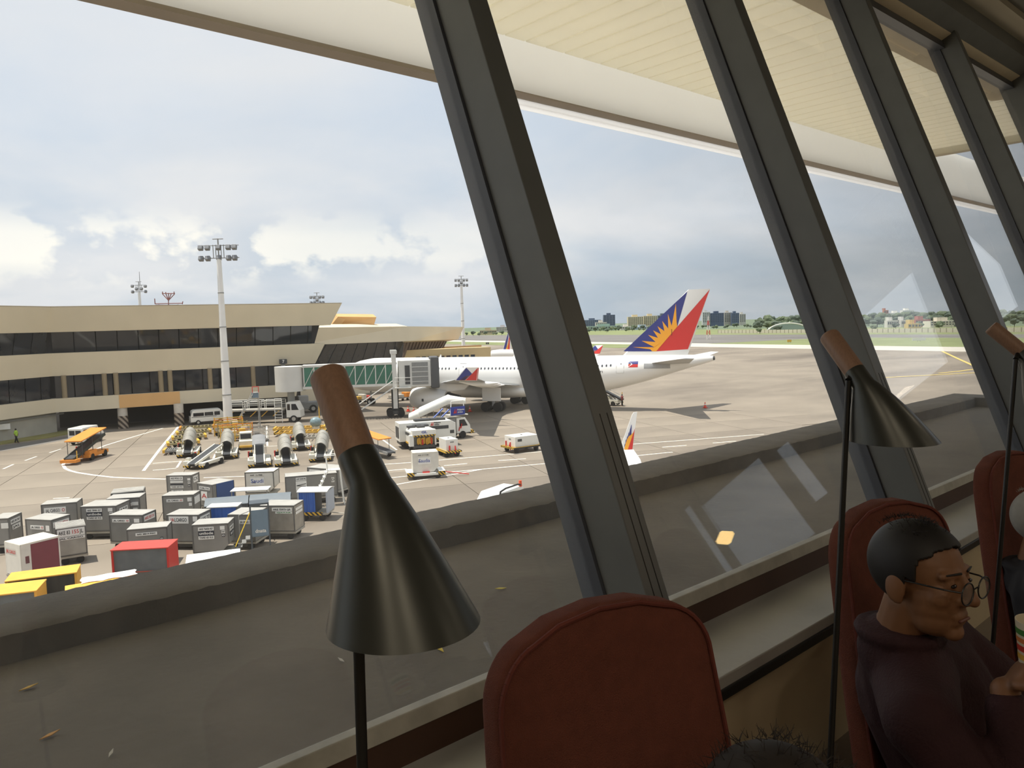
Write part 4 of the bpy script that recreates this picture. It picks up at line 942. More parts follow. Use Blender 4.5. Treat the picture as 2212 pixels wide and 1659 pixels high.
# ------------------------------------------------------------------ jet bridge
m_jb = M('bridge_white', (214, 212, 204), .55, var=.06, scale=.6)
m_green = M('bridge_green_glass', (66, 118, 100), .12, var=.15, scale=.6)
jb = thing('jet_bridge', 'white jet bridge with green glass tunnel docked at the airliner', 'jet bridge', gnd(836, 887)); J0 = Vector(jb.location)
def jp(u, v, d): return atd(u, v, d)-J0
A_ = gnd(836, 887)
zT0, zT1 = -6.3, -3.6                     # tunnel floor and roof levels
def lv(u, v, z): return atz(u, v, z)
rot = lv(628, 840, -6.6); cabp = lv(858, 826, -6.3)
def jbox(nm, mat, p, q, w, z0, z1, par=jb, **k):
    d = (q-p); d.z = 0; d.normalize(); n_ = Vector((-d.y, d.x, 0))*w/2
    P = [p+n_, q+n_, q-n_, p-n_]
    return MB().prism([(a.x-J0.x, a.y-J0.y) for a in P], z0-J0.z, z1-J0.z, 'z').build(nm, mat, par, **k)
p0 = Vector((rot.x, rot.y, 0)); p1 = Vector((cabp.x, cabp.y, 0)); dj = (p1-p0).normalized(); Lj = (p1-p0).length
MB().tube((p0.x-J0.x, p0.y-J0.y, -6.9-J0.z), (p0.x-J0.x, p0.y-J0.y, -3.4-J0.z), 2.1, 2.1, 28).build('rotunda', m_jb, jb, smooth=True)
MB().tube((p0.x-J0.x, p0.y-J0.y, 0), (p0.x-J0.x, p0.y-J0.y, -6.9-J0.z), .5, .5, 16).build('rotunda_column', m_grey, jb, smooth=True)
tun = jbox('tunnel_floor', m_jb, p0+dj*1.8, p1, 2.8, zT0-.35, zT0); jbox('tunnel_roof', m_jb, p0+dj*1.8, p1, 3.0, zT1, zT1+.3)
npn = 9; nj = Vector((-dj.y, dj.x, 0))
for k in range(npn):
    a = p0+dj*(2.0+(Lj-2.2)*k/npn); b = p0+dj*(2.0+(Lj-2.2)*(k+1)/npn)
    for s in (-1, 1):
        jbox('glass_panel', m_green, a+nj*s*1.35+dj*.05, b+nj*s*1.35-dj*.05, .08, zT0, zT1)
        jbox('post', m_jb, a+nj*s*1.4-dj*.07, a+nj*s*1.4+dj*.07, .12, zT0-.1, zT1+.1)
    s = -1 if nj.dot(EYEP-p0) < 0 else 1
    q = a+nj*s*1.42; r_ = b+nj*s*1.42
    MB().tube(Vector((q.x, q.y, zT0))-J0, Vector((r_.x, r_.y, zT1))-J0, .05, .05, 6).build('brace', m_jb, jb)
s_near = -1 if nj.dot(EYEP-p0) < 0 else 1
# cab, lift frame, stair and wheel carriage
cab0 = p1+dj*.2; jbox('cab', m_jb, cab0, cab0+dj*4.6, 3.6, zT0-.6, zT1+.5, bevel=.05)
cdoor = jbox('cab_side_panel', m_grey, cab0+dj*1.9+nj*s_near*1.82, cab0+dj*4.2+nj*s_near*1.82, .1, zT0-.3, zT1+.2)
for k in range(4): jbox('cab_rib', m_jb, cab0+dj*1.9+nj*s_near*1.88, cab0+dj*4.2+nj*s_near*1.88, .06, zT0+.1+k*.7, zT0+.18+k*.7)
jbox('cab_doorway', m_dgrey, cab0+dj*.9+nj*s_near*1.82, cab0+dj*1.6+nj*s_near*1.82, .1, zT0-.3, zT1-.2)
jbox('canopy_bellows', M('bellows_grey', (92, 92, 92), .9), cab0+dj*4.6, cab0+dj*5.8, 3.9, zT0-.9, zT1+.9, bevel=.15)
cc = p1-dj*.4
for s in (-1, 1):
    q = cc+nj*s*1.75; jbox('lift_column', m_jb, q-dj*.3, q+dj*.3, .5, G+1.3, zT1+1.6)
    jbox('column_cap', m_jb, q-dj*.45, q+dj*.45, .7, zT1+1.5, zT1+2.0)
jbox('lift_leg', m_dgrey, cc-dj*.5, cc+dj*.5, 1.6, G+.8, zT0-.9); jbox('axle_beam', m_dgrey, cc-dj*.4, cc+dj*.4, 3.2, G+.4, G+.9)
for s in (-1, 1):
    for e in (-.75, .75):
        q = cc+nj*s*1.3+dj*e; MB().tube(q+nj*.3+Vector((0, 0, G+.55))-J0, q-nj*.3+Vector((0, 0, G+.55))-J0, .55, .55, 18).build('wheel', m_tyre, jb, smooth=True)
st0 = cc+nj*s_near*2.2-dj*.3; st1 = st0-dj*6.5
sb = MB()
for w_ in (-.45, .45):
    sb.tube(st0+nj*w_+Vector((0, 0, zT0-.6))-J0, st1+nj*w_+Vector((0, 0, G+.1))-J0, .07, .07, 6); sb.tube(st0+nj*w_+Vector((0, 0, zT0+.4))-J0, st1+nj*w_+Vector((0, 0, G+1.1))-J0, .04, .04, 6)
sb.build('stair_rails', m_jb, jb)
for k in range(18):
    t_ = (k+.5)/18; q = st0.lerp(st1, t_); z = (zT0-.7)*(1-t_)+(G+.1)*t_; jbox('stair_tread', m_grey, q-dj*.14, q+dj*.14, .9, z, z+.05)
rl = MB()
for z in (.1, .6, 1.1):
    q = cab0+nj*s_near*2.6; rl.tube(q-dj*.6+Vector((0, 0, zT0+z-.3))-J0, q+dj*1.7+Vector((0, 0, zT0+z-.3))-J0, .04, .04, 6)
rl.build('landing_rail', m_jb, jb)
jbox('landing', m_jb, cab0+nj*s_near*2.2-dj*.6, cab0+nj*s_near*2.2+dj*1.7, .9, zT0-.7, zT0-.6)

# ------------------------------------------------------------------ air cargo containers on dollies
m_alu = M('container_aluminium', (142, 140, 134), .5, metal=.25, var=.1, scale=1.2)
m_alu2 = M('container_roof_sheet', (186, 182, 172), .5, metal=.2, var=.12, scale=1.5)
m_alud = M('container_frame', (108, 106, 102), .5, metal=.3, var=.1)
m_cwhite = M('container_white', (222, 217, 204), .6, var=.05)
m_maroon = M('container_maroon', (128, 62, 70), .6, var=.06)
m_cblue = M('container_blue', (58, 86, 138), .6, var=.06)
m_sign = M('sign_white', (236, 233, 224), .6, var=.03)
m_sdark = M('sign_dark', (52, 54, 62), .6)
m_sblack = M('letter_black', (40, 40, 42), .6)
m_sred = M('letter_red', (196, 60, 56), .6)
m_sblue = M('letter_blue', (58, 84, 160), .6)
m_steel = M('dolly_steel', (170, 165, 152), .6, metal=.2, var=.15, scale=2)
def footprint(L_, R_, ztop, back=None, depth=1.53):
    a = atz(*L_, G+ztop); b = atz(*R_, G+ztop); h = heading(a, b); w = (b-a).length; dv = Vector((-math.sin(h), math.cos(h), 0))
    if back: depth = max(.6, (atz(*back, G+ztop)-b).dot(dv))
    c = (a+b)/2+dv*depth/2
    return Vector((c.x, c.y, G)), h, w, depth
def sign(par, x, z, w, h, text, y, plate=m_sign, ink=m_sblack, side=None, hx=0, parts=None):
    """label plate with its lettering; side: 'F' front face (y const) or 'R'/'L' flank (x const)"""
    th = .012
    if side in (None, 'F'):
        o = B('sign', plate, par, x-w/2, x+w/2, y-th, y+.002, z-h/2, z+h/2); fr = lambda dx: frame((x+dx, y-th-.003, z), (1, 0, 0), (0, 0, 1))
    elif side == 'R':
        o = B('sign', plate, par, hx-.002, hx+th, x-w/2, x+w/2, z-h/2, z+h/2); fr = lambda dx: frame((hx+th+.003, x+dx, z), (0, 1, 0), (0, 0, 1))
    else:
        o = B('sign', plate, par, hx-th, hx+.002, x-w/2, x+w/2, z-h/2, z+h/2); fr = lambda dx: frame((hx-th-.003, x-dx, z), (0, -1, 0), (0, 0, 1))
    if text:
        if parts:
            for tx, dx, ink_, wd in parts: lettering(tx, ink_, o, fr(dx*w), h*.72, width=wd*w, bold=.004)
        else: lettering(text, ink, o, fr(0), h*.72, width=w*.88, bold=.004)
    return o
DZL = .52
def dolly(label, c, h, w, d, tow=True, mat=None):
    t = thing('container_dolly', label, 'dolly', c, h, 'container dollies'); mat = mat or m_steel
    B('deck_frame', mat, t, -w/2-.05, w/2+.05, -d/2, d/2, .38, DZL-.02)
    for sx in (-1, 1):
        for sy in (-1, 1): MB().tube((sx*(w/2-.35), sy*(d/2-.2)-.09, .2), (sx*(w/2-.35), sy*(d/2-.2)+.09, .2), .2, .2, 14).build('wheel', m_tyre, t, smooth=True)
    for sy in (-1, 1): B('axle', m_dgrey, t, -w/2+.3, w/2-.3, sy*(d/2-.2)-.06, sy*(d/2-.2)+.06, .16, .38)
    return t
def uld(label, L_, R_, back=None, depth=1.53, ztop=2.15, body=None, roof=None, chamfer='R', signs=(), fr=None, dlabel=None, rough_roof=False, own_dolly=True):
    c, h, w, d = footprint(L_, R_, ztop, back, depth)
    H = ztop-DZL; body = body or m_alu
    t = thing('cargo_container', label, 'container', c+Vector((0, 0, DZL)), h, 'air cargo containers')
    ch = min(.42, w*.22)
    prof = [(-w/2, 0), (w/2-(ch if chamfer == 'R' else 0), 0)]+([(w/2, ch)] if chamfer == 'R' else [])+[(w/2, H-.03), (-w/2, H-.03)]
    if chamfer == 'L': prof = [(-w/2+ch, 0), (w/2, 0), (w/2, H-.03), (-w/2, H-.03), (-w/2, ch)]
    MB().prism(prof, -d/2, d/2, 'y').build('body', body, t)
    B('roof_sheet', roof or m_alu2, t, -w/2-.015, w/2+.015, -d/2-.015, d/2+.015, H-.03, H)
    f = MB(); e = .035
    for x in (-w/2, w/2):
        for y in (-d/2, d/2): f.box(x-e, x+e, y-e*.5, y+e*.5, ch if (chamfer == 'R') == (x > 0) and chamfer else 0, H-.03)
    for y in (-d/2, d/2): f.box(-w/2, w/2-(ch if chamfer == 'R' else 0), y-e*.5, y+e*.5, 0, .06); f.box(-w/2, w/2, y-e*.5, y+e*.5, H-.1, H-.03)
    for x in (-w/2, w/2): f.box(x-e*.5, x+e*.5, -d/2, d/2, H-.1, H-.03)
    f.build('edge_frame', fr or m_alud, t)
    if rough_roof:
        for k in range(5): MB().tube((-w/2, -d/2+.1+k*(d-.2)/4, H+.01), (w/2, -d/2+.1+k*(d-.2)/4, H+.02), .05, .05, 8).build('roof_rib', m_alu2, t)
    for s in signs:
        k = s[0]
        if k == 'F': sign(t, s[1]*w, s[2]*H, s[3]*w, s[4]*H, s[5], -d/2-.018, *s[6:8], parts=s[8] if len(s) > 8 else None)
        else: sign(t, s[1]*d, s[2]*H, s[3]*d, s[4]*H, s[5], 0, *(s[6:8] if len(s) > 7 else ()), side=k, hx=(w/2+.018 if k == 'R' else -w/2-.018))
    if own_dolly: dolly(dlabel or 'steel dolly under the '+' '.join(label.split()[:12]), c, h, w, d)
    return t
JAL = lambda x, z, w, h: ('F', x, z, w, h, 'JAL CARGO', m_sign, m_sblack, [('JAL CARGO', -.1, m_sblack, .66), ('O', .38, m_sred, .14)])
def unilode(num): return [('F', -.12, .83, .44, .13, num), ('F', -.12, .68, .44, .18, 'unilode', m_sdark, m_sign), ('F', -.12, .53, .44, .12, 'TARE 65 KG'), ('F', .34, .84, .13, .13, ''), ('F', .36, .7, .1, .1, 'W'), ('F', .36, .58, .08, .1, 'O', m_sdark, m_sign), ('R', 0, .75, .6, .15, 'AKE'), ('R', 0, .55, .5, .14, 'R7', m_sdark, m_sign)]
uld('grey container cut off by the left edge of the picture', (-22, 1121), (17, 1119), (48, 1106), chamfer=None, signs=[('F', .3, .72, .4, .2, ''), ('R', 0, .8, .7, .17, 'AKE 84 301'), ('R', .05, .58, .6, .16, 'JAL')])
uld('grey container with a cargo label, left of the silver one', (55, 1120.5), (110, 1123), (157, 1111), chamfer=None, signs=[JAL(-.05, .7, .52, .14), ('F', .36, .68, .14, .2, ''), ('R', 0, .78, .85, .2, 'AKE 81 455 JL', m_sign, m_sred)])
uld('grey container with a wide cargo sign, rearmost at far left', (89, 1090), (165, 1084), (178, 1075), signs=[JAL(-.12, .72, .62, .26)])
uld('grey container with black logo panel beside the silver one', (174, 1094), (250, 1092), (262, 1079), signs=unilode('AKE 78981 R7'))
uld('silver container with a big red and black number and ribbed roof', (120.5, 1143), (184, 1134), depth=1.5, rough_roof=True, chamfer=None, body=M('container_silver', (168, 166, 158), .4, metal=.35, var=.12, scale=2), signs=[('F', 0, .82, .94, .26, 'AKE', m_sign, m_sblack, [('AKE 83', -.24, m_sblack, .42), ('155', .15, m_sred, .24), ('JL', .38, m_sblack, .14)]), ('F', 0, .62, .94, .1, 'JAL CARGO')])
mr = uld('white and maroon container with double doors at far left', (43, 1177), (126, 1157), depth=1.55, chamfer=None, ztop=2.25, body=m_maroon, roof=M('roof_cream', (238, 230, 208), .6), fr=m_cwhite, signs=[('F', -.37, .5, .24, .98, '', m_cwhite, m_sblack), ('F', -.35, .5, .1, .22, '', m_maroon, m_sign), ('L', 0, .5, .98, .98, '', m_cwhite, m_sblack), ('L', .1, .72, .7, .2, 'JAL CARGO', m_cwhite, m_sred)])
uld('grey container with cargo label left of the centre gap', (236, 1112), (307, 1112), (337, 1100), chamfer=None, signs=[JAL(-.15, .78, .52, .12), ('F', .33, .78, .16, .14, ''), ('R', 0, .82, .8, .2, 'AKE 82131', m_sign, m_sred)])
uld('grey container with a pale number strip behind the red cart', (274, 1144), (360, 1137), (372, 1125), signs=[('F', -.02, .8, .54, .1, 'AKE 38019 PWC'), ('F', .36, .6, .07, .1, 'O', m_sdark, m_sign)])
uld('grey container in the second row with faded labels', (230, 1078), (300.7, 1073.5), (311, 1064), chamfer=None, signs=[('F', .12, .72, .3, .12, 'JAL', m_sign, m_sred), ('F', .36, .74, .2, .14, ''), ('F', .36, .5, .14, .14, '')])
uld('grey container with slatted roof at the back of the left group', (240, 1066), (309, 1059.5), depth=1.4, chamfer=None, rough_roof=True)
uld('grey container with stacked number plates at the top of the group', (359.6, 1027), (413, 1026), (437, 1019), chamfer=None, signs=[('F', -.1, .85, .52, .16, 'AKE 99765 CX'), ('F', -.1, .69, .52, .1, ''), ('F', -.1, .57, .52, .05, '', m_sdark, m_sign), ('F', -.1, .45, .52, .12, 'TARE 68 KG'), ('F', -.1, .26, .46, .1, 'CARGO ONLY'), ('F', .4, .8, .12, .1, ''), ('F', .4, .65, .1, .1, 'W'), ('F', .4, .5, .08, .1, 'O', m_sdark, m_sign), ('R', 0, .75, .6, .3, 'CX')])
uld('grey container with cargo label beside the long grey tarpaulin', (350.6, 1070.7), (417, 1068), (434, 1059), chamfer=None, signs=[JAL(-.1, .78, .54, .12), ('F', .38, .8, .14, .16, ''), ('F', .4, .6, .1, .13, ''), ('R', 0, .72, .8, .3, '')])
uld('grey container with a large black cargo sign', (360, 1111.6), (428, 1111.6), (458, 1099), chamfer=None, signs=[('F', -.12, .8, .62, .26, 'JALCARGO', m_sign, m_sblack, [('JA', -.32, m_sred, .2), ('LCARGO', .1, m_sblack, .62)]), ('F', .4, .84, .14, .18, ''), ('R', 0, .74, .8, .3, 'AKE 77')])
uld('grey container with black logo panel nearest the ledge', (415, 1133.7), (492, 1129.6), (506.6, 1117), signs=unilode('AKE 76450 R7'))
dl = uld('grey and blue container with a red emblem', (426, 1043), (458, 1047), (509.5, 1037), chamfer=None, signs=[('F', 0, .8, .7, .12, 'DELTA'), ('F', -.05, .45, .4, .4, 'A', m_sign, m_sred), ('R', .08, .5, .8, .98, '', m_cblue, m_sign)])
uld('white container with a blue airline label behind the white roofed cart', (529, 1020), (590, 1018), depth=1.5, body=m_cwhite, roof=M('roof_cream', (238, 230, 208), .6), signs=[('F', -.1, .84, .5, .12, 'AAF  12 PMB', m_cwhite, m_sblack), ('F', -.08, .56, .5, .36, 'Saudi', m_sign, m_sblue), ('F', -.2, .5, .12, .12, '<', m_sign, m_sblue)])
uld('large grey container with paper labels beside the step ladder', (616, 1030), (727, 1021), depth=1.4, chamfer=None, ztop=2.2, signs=[('F', -.2, .85, .2, .14, 'AAF 32008 MJ'), ('F', -.2, .55, .21, .42, '<'), ('F', .42, .7, .06, .22, 'D'), ('L', 0, .8, .5, .14, ''), ('L', 0, .45, .5, .5, '')])
uld('grey container with white labels behind the step ladder', (664, 1009), (728, 1014), depth=1.6, chamfer=None, signs=[('F', -.25, .78, .36, .24, 'AKE 12'), ('F', .25, .8, .36, .24, 'R7')])
uld('dull steel container with framed door behind the blue steps', (562, 1091.5), (634, 1091.5), (649, 1079.5), chamfer=None, body=M('container_steel', (164, 158, 146), .45, metal=.3, var=.15, scale=2), signs=[('F', .15, .84, .6, .13, 'AKE 75973 QR'), ('F', .2, .72, .5, .08, 'QATAR', m_sign, M('letter_green', (90, 140, 90), .6)), ('R', 0, .8, .7, .1, ''), ('R', 0, .66, .7, .1, '')])
uld('grey container with cargo label partly behind the blue steps', (492.5, 1111), (548, 1111), (556, 1096), chamfer=None, signs=[JAL(.18, .72, .5, .14)])

# ------------------------------------------------------------------ baggage carts with tarpaulins
m_tarpb = M('tarp_blue', (58, 104, 186), .6, var=.08, scale=2, bump=.4, bscale=4)
m_tarpg = M('tarp_grey', (104, 108, 108), .6, var=.1, scale=2, bump=.5, bscale=4)
m_roofw = M('cart_roof_white', (238, 236, 226), .5, var=.04)
m_roofy = M('cart_roof_yellow', (238, 178, 70), .6, var=.07, scale=2)
m_roofr = M('cart_roof_red', (208, 74, 62), .6, var=.06, scale=2)
def cart(label, L_, R_, back=None, depth=1.5, ztop=2.1, roof=None, tarp=None, end=None, tarp_x=(-1, 1), rails=None, hazard=False, arch=0.):
    c, h, w, d = footprint(L_, R_, ztop, back, depth)
    t = thing('baggage_cart', label, 'cart', c, h, 'covered baggage carts')
    if arch:
        mb = MB(); mb.prism([(-d/2+d*i/10, ztop-arch+arch*math.sin(PI*i/10)) for i in range(11)]+[(d/2-d*i/10, ztop-arch-.05+arch*math.sin(PI*i/10)) for i in range(11)], -w/2, w/2, 'x'); mb.build('roof', roof, t, smooth=True); zr = ztop-arch-.02
    else: B('roof', roof, t, -w/2, w/2, -d/2, d/2, ztop-.07, ztop, bevel=.02); zr = ztop-.07
    B('deck', m_steel, t, -w/2+.05, w/2-.05, -d/2+.08, d/2-.08, .42, .55)
    for sx in (-1, 1):
        for sy in (-1, 1): B('post', rails or m_steel, t, sx*(w/2-.08)-.03, sx*(w/2-.08)+.03, sy*(d/2-.12)-.03, sy*(d/2-.12)+.03, .5, zr)
    if tarp:
        x0, x1 = (w/2*tarp_x[0]+.1, w/2*tarp_x[1]-.1); k = 24; mb = MB(); rg = []
        for i in range(k+1):
            x = x0+(x1-x0)*i/k; y = -d/2+.1+.02*math.sin(i*1.9)+.015*math.sin(i*.7)
            rg.append([(x, y, zr), (x, y+.012, (zr+.55)/2), (x, y+.02*math.sin(i*1.3), .6), (x, y+.03+.02*math.sin(i*1.3), .6), (x, y+.03, zr)])
        mb.loft(rg).build('tarpaulin', tarp, t, smooth=True)
        B('inner_load', m_dgrey, t, x0, x1, -d/2+.22, d/2-.15, .55, zr-.1)
    if end: B('end_panel', end, t, w/2-.12, w/2-.02, -d/2+.06, d/2-.06, .55, zr); B('end_panel', end, t, -w/2+.02, -w/2+.12, -d/2+.06, d/2-.06, .55, zr)
    if rails:
        for z in (.95, .7): MB().tube((-w/2+.05, -d/2+.03, z), (w/2-.05, -d/2+.03, z), .03, .03, 6).build('side_rail', rails, t)
    if hazard: B('hazard_plate', m_hazard, t, -w/2+.1, w/2-.4, -d/2+.02, -d/2+.07, .4, .62)
    for sx in (-1, 1):
        for sy in (-1, 1): MB().tube((sx*(w/2-.45), sy*(d/2-.25)-.08, .21), (sx*(w/2-.45), sy*(d/2-.25)+.08, .21), .21, .21, 14).build('wheel', m_tyre, t, smooth=True)
    MB().tube((w/2, 0, .42), (w/2+.9, 0, .3), .035, .035, 6).build('tow_bar', m_steel, t)
    return t
cart('white roofed cart with blue tarpaulin and pale grey end, right of the group', (640, 1059), (706, 1058), depth=1.7, ztop=2.15, roof=m_roofw, tarp=m_tarpb, tarp_x=(-1, .25), end=M('cart_end_grey', (176, 182, 190), .6), hazard=True, arch=.12)
cart('white roofed cart with blue tarpaulin in the middle of the containers', (445, 1096), (513, 1093), (536, 1084), ztop=2.1, roof=m_roofw, tarp=m_tarpb, end=m_tarpg)
cart('low white roofed cart beside the red emblem container', (496.5, 1061), (578, 1057), depth=1.2, ztop=1.9, roof=m_roofw, tarp=None)
cart('long grey tarpaulin cart, left half of the row', (440, 1083), (535, 1075.5), depth=1.7, ztop=2.0, roof=M('tarp_slate', (112, 120, 124), .6, var=.08), tarp=m_tarpg, end=m_tarpg, arch=.35)
cart('long grey tarpaulin cart, right half of the row', (537, 1075.3), (627, 1068.5), depth=1.7, ztop=2.0, roof=M('tarp_slate', (112, 120, 124), .6, var=.08), tarp=m_tarpg, end=m_tarpg, arch=.35)
cart('red roofed cart with grey tarpaulin side and yellow hazard corners', (237, 1188.5), (363, 1181.6), (384.5, 1163.5), ztop=2.15, roof=m_roofr, tarp=m_tarpg, end=m_ared, rails=M('rail_red', (176, 76, 52), .6))
cart('yellow roofed cart at the far left above the parapet', (9, 1256), (166, 1235.5), depth=1.4, ztop=2.05, roof=m_roofy, tarp=M('tarp_dark', (66, 64, 58), .7), end=m_roofy)
cart('yellow roofed cart cut by the left edge, lowest of all', (-60, 1291), (79, 1275), (93.5, 1251), ztop=2.05, roof=m_roofy, tarp=m_tarpg, end=m_roofy)
cy_ = cart('yellow roofed cart with a white sheet on top, half hidden by the parapet', (140, 1290), (300, 1262), depth=1.7, ztop=2.05, roof=m_roofy, tarp=M('tarp_dark', (66, 64, 58), .7), end=m_roofy)
q = atz(235, 1245, G+2.07); ws = thing('plastic_sheet', 'crumpled white sheet lying on the yellow cart roof', 'sheet', (q.x, q.y, G+2.055), cy_.rotation_euler.z)
mb = MB(); g = [[(-1.1+2.2*i/8+.05*math.sin(j*2+i), -.45+.9*j/4+.05*math.sin(i*1.7), .012+.02*abs(math.sin(i*2.1+j*1.3))) for i in range(9)] for j in range(5)]
mb.add([p for r in g for p in r]+[(p[0], p[1], .0) for r in g for p in r], [(j*9+i, j*9+i+1, (j+1)*9+i+1, (j+1)*9+i) for j in range(4) for i in range(8)]).build('sheet', m_roofw, ws, smooth=True)
cart('white flat roofed cart at the parapet edge below the logo container', (400, 1218), (520, 1203), depth=1.6, ztop=2.0, roof=m_roofw)

# ------------------------------------------------------------------ steps and ladders
bs = thing('boarding_steps', 'blue grey mobile steps with a white handling logo and yellow rail', 'steps', gnd(566, 1197), rad(-23)); 
m_slate = M('steps_slate', (112, 132, 146), .55, var=.06)
sc_ = 48/FPX
B('side_panel', m_slate, bs, -.52, .48, -.03, .03, 1.1, 2.6); lettering('dnata', m_white, bs, frame((-.0, -.04, 1.38), (1, 0, 0), (0, 0, 1)), .3, width=.6, bold=.008)
for x in (-.52, .48):
    for y in (0, .9): B('upright', M('steps_dark', (74, 82, 88), .5), bs, x-.04, x+.04, y-.04, y+.04, 0, 2.95)
B('top_frame', M('steps_dark', (74, 82, 88), .5), bs, -.56, .52, -.05, .95, 2.9, 3.0); B('platform', m_slate, bs, -.5, .5, 0, .9, 1.05, 1.12)
MB().tube((-.55, -.08, 2.5), (-1.4, -.6, .75), .03, .03, 6).build('yellow_rail', M('rail_yellow', (226, 190, 52), .5), bs)
for k in range(5): B('tread', m_grey, bs, -.85-.22*k, -.6-.22*k, 0, .85, .92-.2*k, .96-.2*k)
MB().path([(-1.15, 0, 0), (-1.15, 0, 2.4), (-.55, 0, 2.6)], .025, 6).build('wire_rail', m_grey, bs)
ld = thing('step_ladder', 'tall white tubular step ladder on wheels beside the large grey container', 'ladder', gnd(722, 1092), rad(-23))
wl = MB()
for y in (0, .7): wl.path([(-1.6, y, 0), (-.35, y, 2.6), (.55, y, 2.6), (.75, y, 0)], .035, 6); wl.path([(-.35, y, 2.6), (-.4, y, 3.7), (.5, y, 3.7), (.55, y, 2.6)], .03, 6)
wl.path([(-1.6, 0, 0), (-1.6, .7, 0)], .03); wl.path([(.75, 0, .1), (.75, .7, .1)], .03); wl.path([(-.4, 0, 3.7), (-.4, .7, 3.7)], .03); wl.build('frame_tubes', m_roofw, ld)
for k in range(8): t_ = (k+.5)/8; B('rung', m_roofw, ld, -1.6+1.25*t_-.1, -1.6+1.25*t_+.1, 0, .7, 2.6*t_, 2.6*t_+.04)
B('top_platform', m_roofw, ld, -.38, .58, 0, .7, 2.58, 2.63)

# ------------------------------------------------------------------ belt loaders
m_lwhite = M('loader_white', (222, 217, 200), .55, var=.08, scale=2)
m_belt = M('belt_black', (58, 60, 62), .7, var=.08)
m_hood = M('hood_clear', (158, 154, 142), .35, var=.12, scale=1.5)
m_hood2 = M('hood_grey', (134, 134, 132), .55, var=.08, scale=1.5)
m_yel = M('equipment_yellow', (220, 172, 64), .6, var=.12, scale=2)
m_extred = M('extinguisher_red', (196, 40, 34), .4)
AZ = rad(66.7)-PI/2
def belt_loader(label, u, v, rz=AZ, hood='clear', up=1.0, ln=5.4, seat=True, frontbox=True):
    t = thing('belt_loader', label, 'belt loader', gnd(u, v), rz, 'belt loaders parked in a row')
    z0, z1 = .55, .55+up; sl_ = (z1-z0)/ln
    bm2 = Matrix.Translation((0, 0, z0)) @ Matrix.Rotation(math.atan(sl_), 4, 'X')
    MB().box(-.36, .36, 0, ln, -.03, .03, bm2).build('belt', m_belt, t)
    for s in (-1, 1):
        MB().box(s*.42-.06, s*.42+.06, 0, ln, -.12, .1, bm2).build('side_rail', m_lwhite, t)
        B('side_body', m_lwhite, t, *( (-1.08, -.5) if s < 0 else (.5, 1.0)), .35, ln-1.0, .32, .78 if s < 0 else .62, bevel=.03)
        B('bumper', m_hazard, t, *((-1.08, -.5) if s < 0 else (.5, 1.0)), .3, .36, .2, .36)
        for y in (.95, ln-1.5): MB().tube((s*.95-.12, y, .3), (s*.95+.12, y, .3), .3, .3, 16).build('wheel', m_tyre, t, smooth=True)
    B('chassis', m_dgrey, t, -.5, .5, .5, ln-1, .25, .4)
    if seat:
        B('seat', m_black, t, -.98, -.6, 1.5, 1.9, .78, .95); B('seat_back', m_black, t, -.98, -.6, 1.85, 1.95, .9, 1.3)
        MB().tube((-.98, 2.3, .78), (-.98, 2.3, 1.35), .09, .09, 10).build('fire_extinguisher', m_extred, t, smooth=True); MB().tube((-.72, 2.5, .78), (-.72, 2.5, 1.4), .05, .05, 8).build('warning_post', m_yel, t)
        B('control_box', m_lwhite, t, -.95, -.6, .6, 1.0, .78, 1.05)
    if hood:
        mb = MB(); k = 14; rg = []
        for y in (1.0, 1.6, 2.4, 3.3, 4.2, ln-.2):
            ring_ = []
            for i in range(k+1):
                a = PI*i/k
                if hood == 'flat': x = -.62+1.24*i/k; z = 1.05-.12*abs(2*i/k-1)**3
                else: x = -.66*math.cos(a); z = .1+1.05*math.sin(a)
                if hood != 'flat' and y < 1.5: x *= .98
                ring_.append(bm2 @ Vector((x, y+(.0 if hood == 'flat' else .5*(1-math.sin(a))*(1 if y < 1.2 else 0)), z)))
            rg.append(ring_)
        if hood == 'flat': rg = rg[2:]
        inner = [[p-Vector((0, 0, .03)) for p in r] for r in rg]
        vs = [p for r in rg for p in r]+[p for r in inner for p in r]; m_ = k+1; nn_ = len(rg)*m_; fs = []
        for j in range(len(rg)-1):
            for i in range(k):
                a = j*m_+i; fs.append((a, a+1, a+1+m_, a+m_)); fs.append((nn_+a, nn_+a+m_, nn_+a+m_+1, nn_+a+1))
        for i in range(k): fs.append((i, nn_+i, nn_+i+1, i+1)); a = (len(rg)-1)*m_+i; fs.append((a, a+1, nn_+a+1, nn_+a))
        MB().add(vs, fs).build('hood', m_hood2 if hood == 'flat' else m_hood, t, smooth=True)
        if hood != 'flat':
            for j in (0, 2, 4): MB().path([p+Vector((0, 0, .015)) for p in rg[j]], .03, 6).build('hood_rib', m_alu2, t)
        else:
            for s in (-1, 1): MB().tube(bm2 @ Vector((s*.6, 2.5, .0)), bm2 @ Vector((s*.6, 2.5, .95)), .025, .025, 6).build('hood_post', m_grey, t)
    return t
belt_loader('open belt loader pointing left at the front of the row', 414, 1016, AZ-rad(28), None, 1.15, 5.0)
belt_loader('tunnel hooded belt loader at the left end of the row', 405, 990, AZ, 'clear', 1.1)
belt_loader('tunnel hooded belt loader behind the red extinguisher, second in the row', 490, 994, AZ, 'clear', 1.0)
belt_loader('belt loader with a square grey cover, third in the row', 562, 1012, AZ, 'flat', 1.1)
belt_loader('tunnel hooded belt loader with yellow post, fourth in the row', 620, 1010, AZ, 'clear', 1.0)
belt_loader('tunnel hooded belt loader set back behind the fourth one', 652, 975, AZ, 'clear', 1.0)
belt_loader('glossy hooded belt loader half hidden by the near lamp', 692, 1000, AZ-rad(8), 'clear', 1.0)
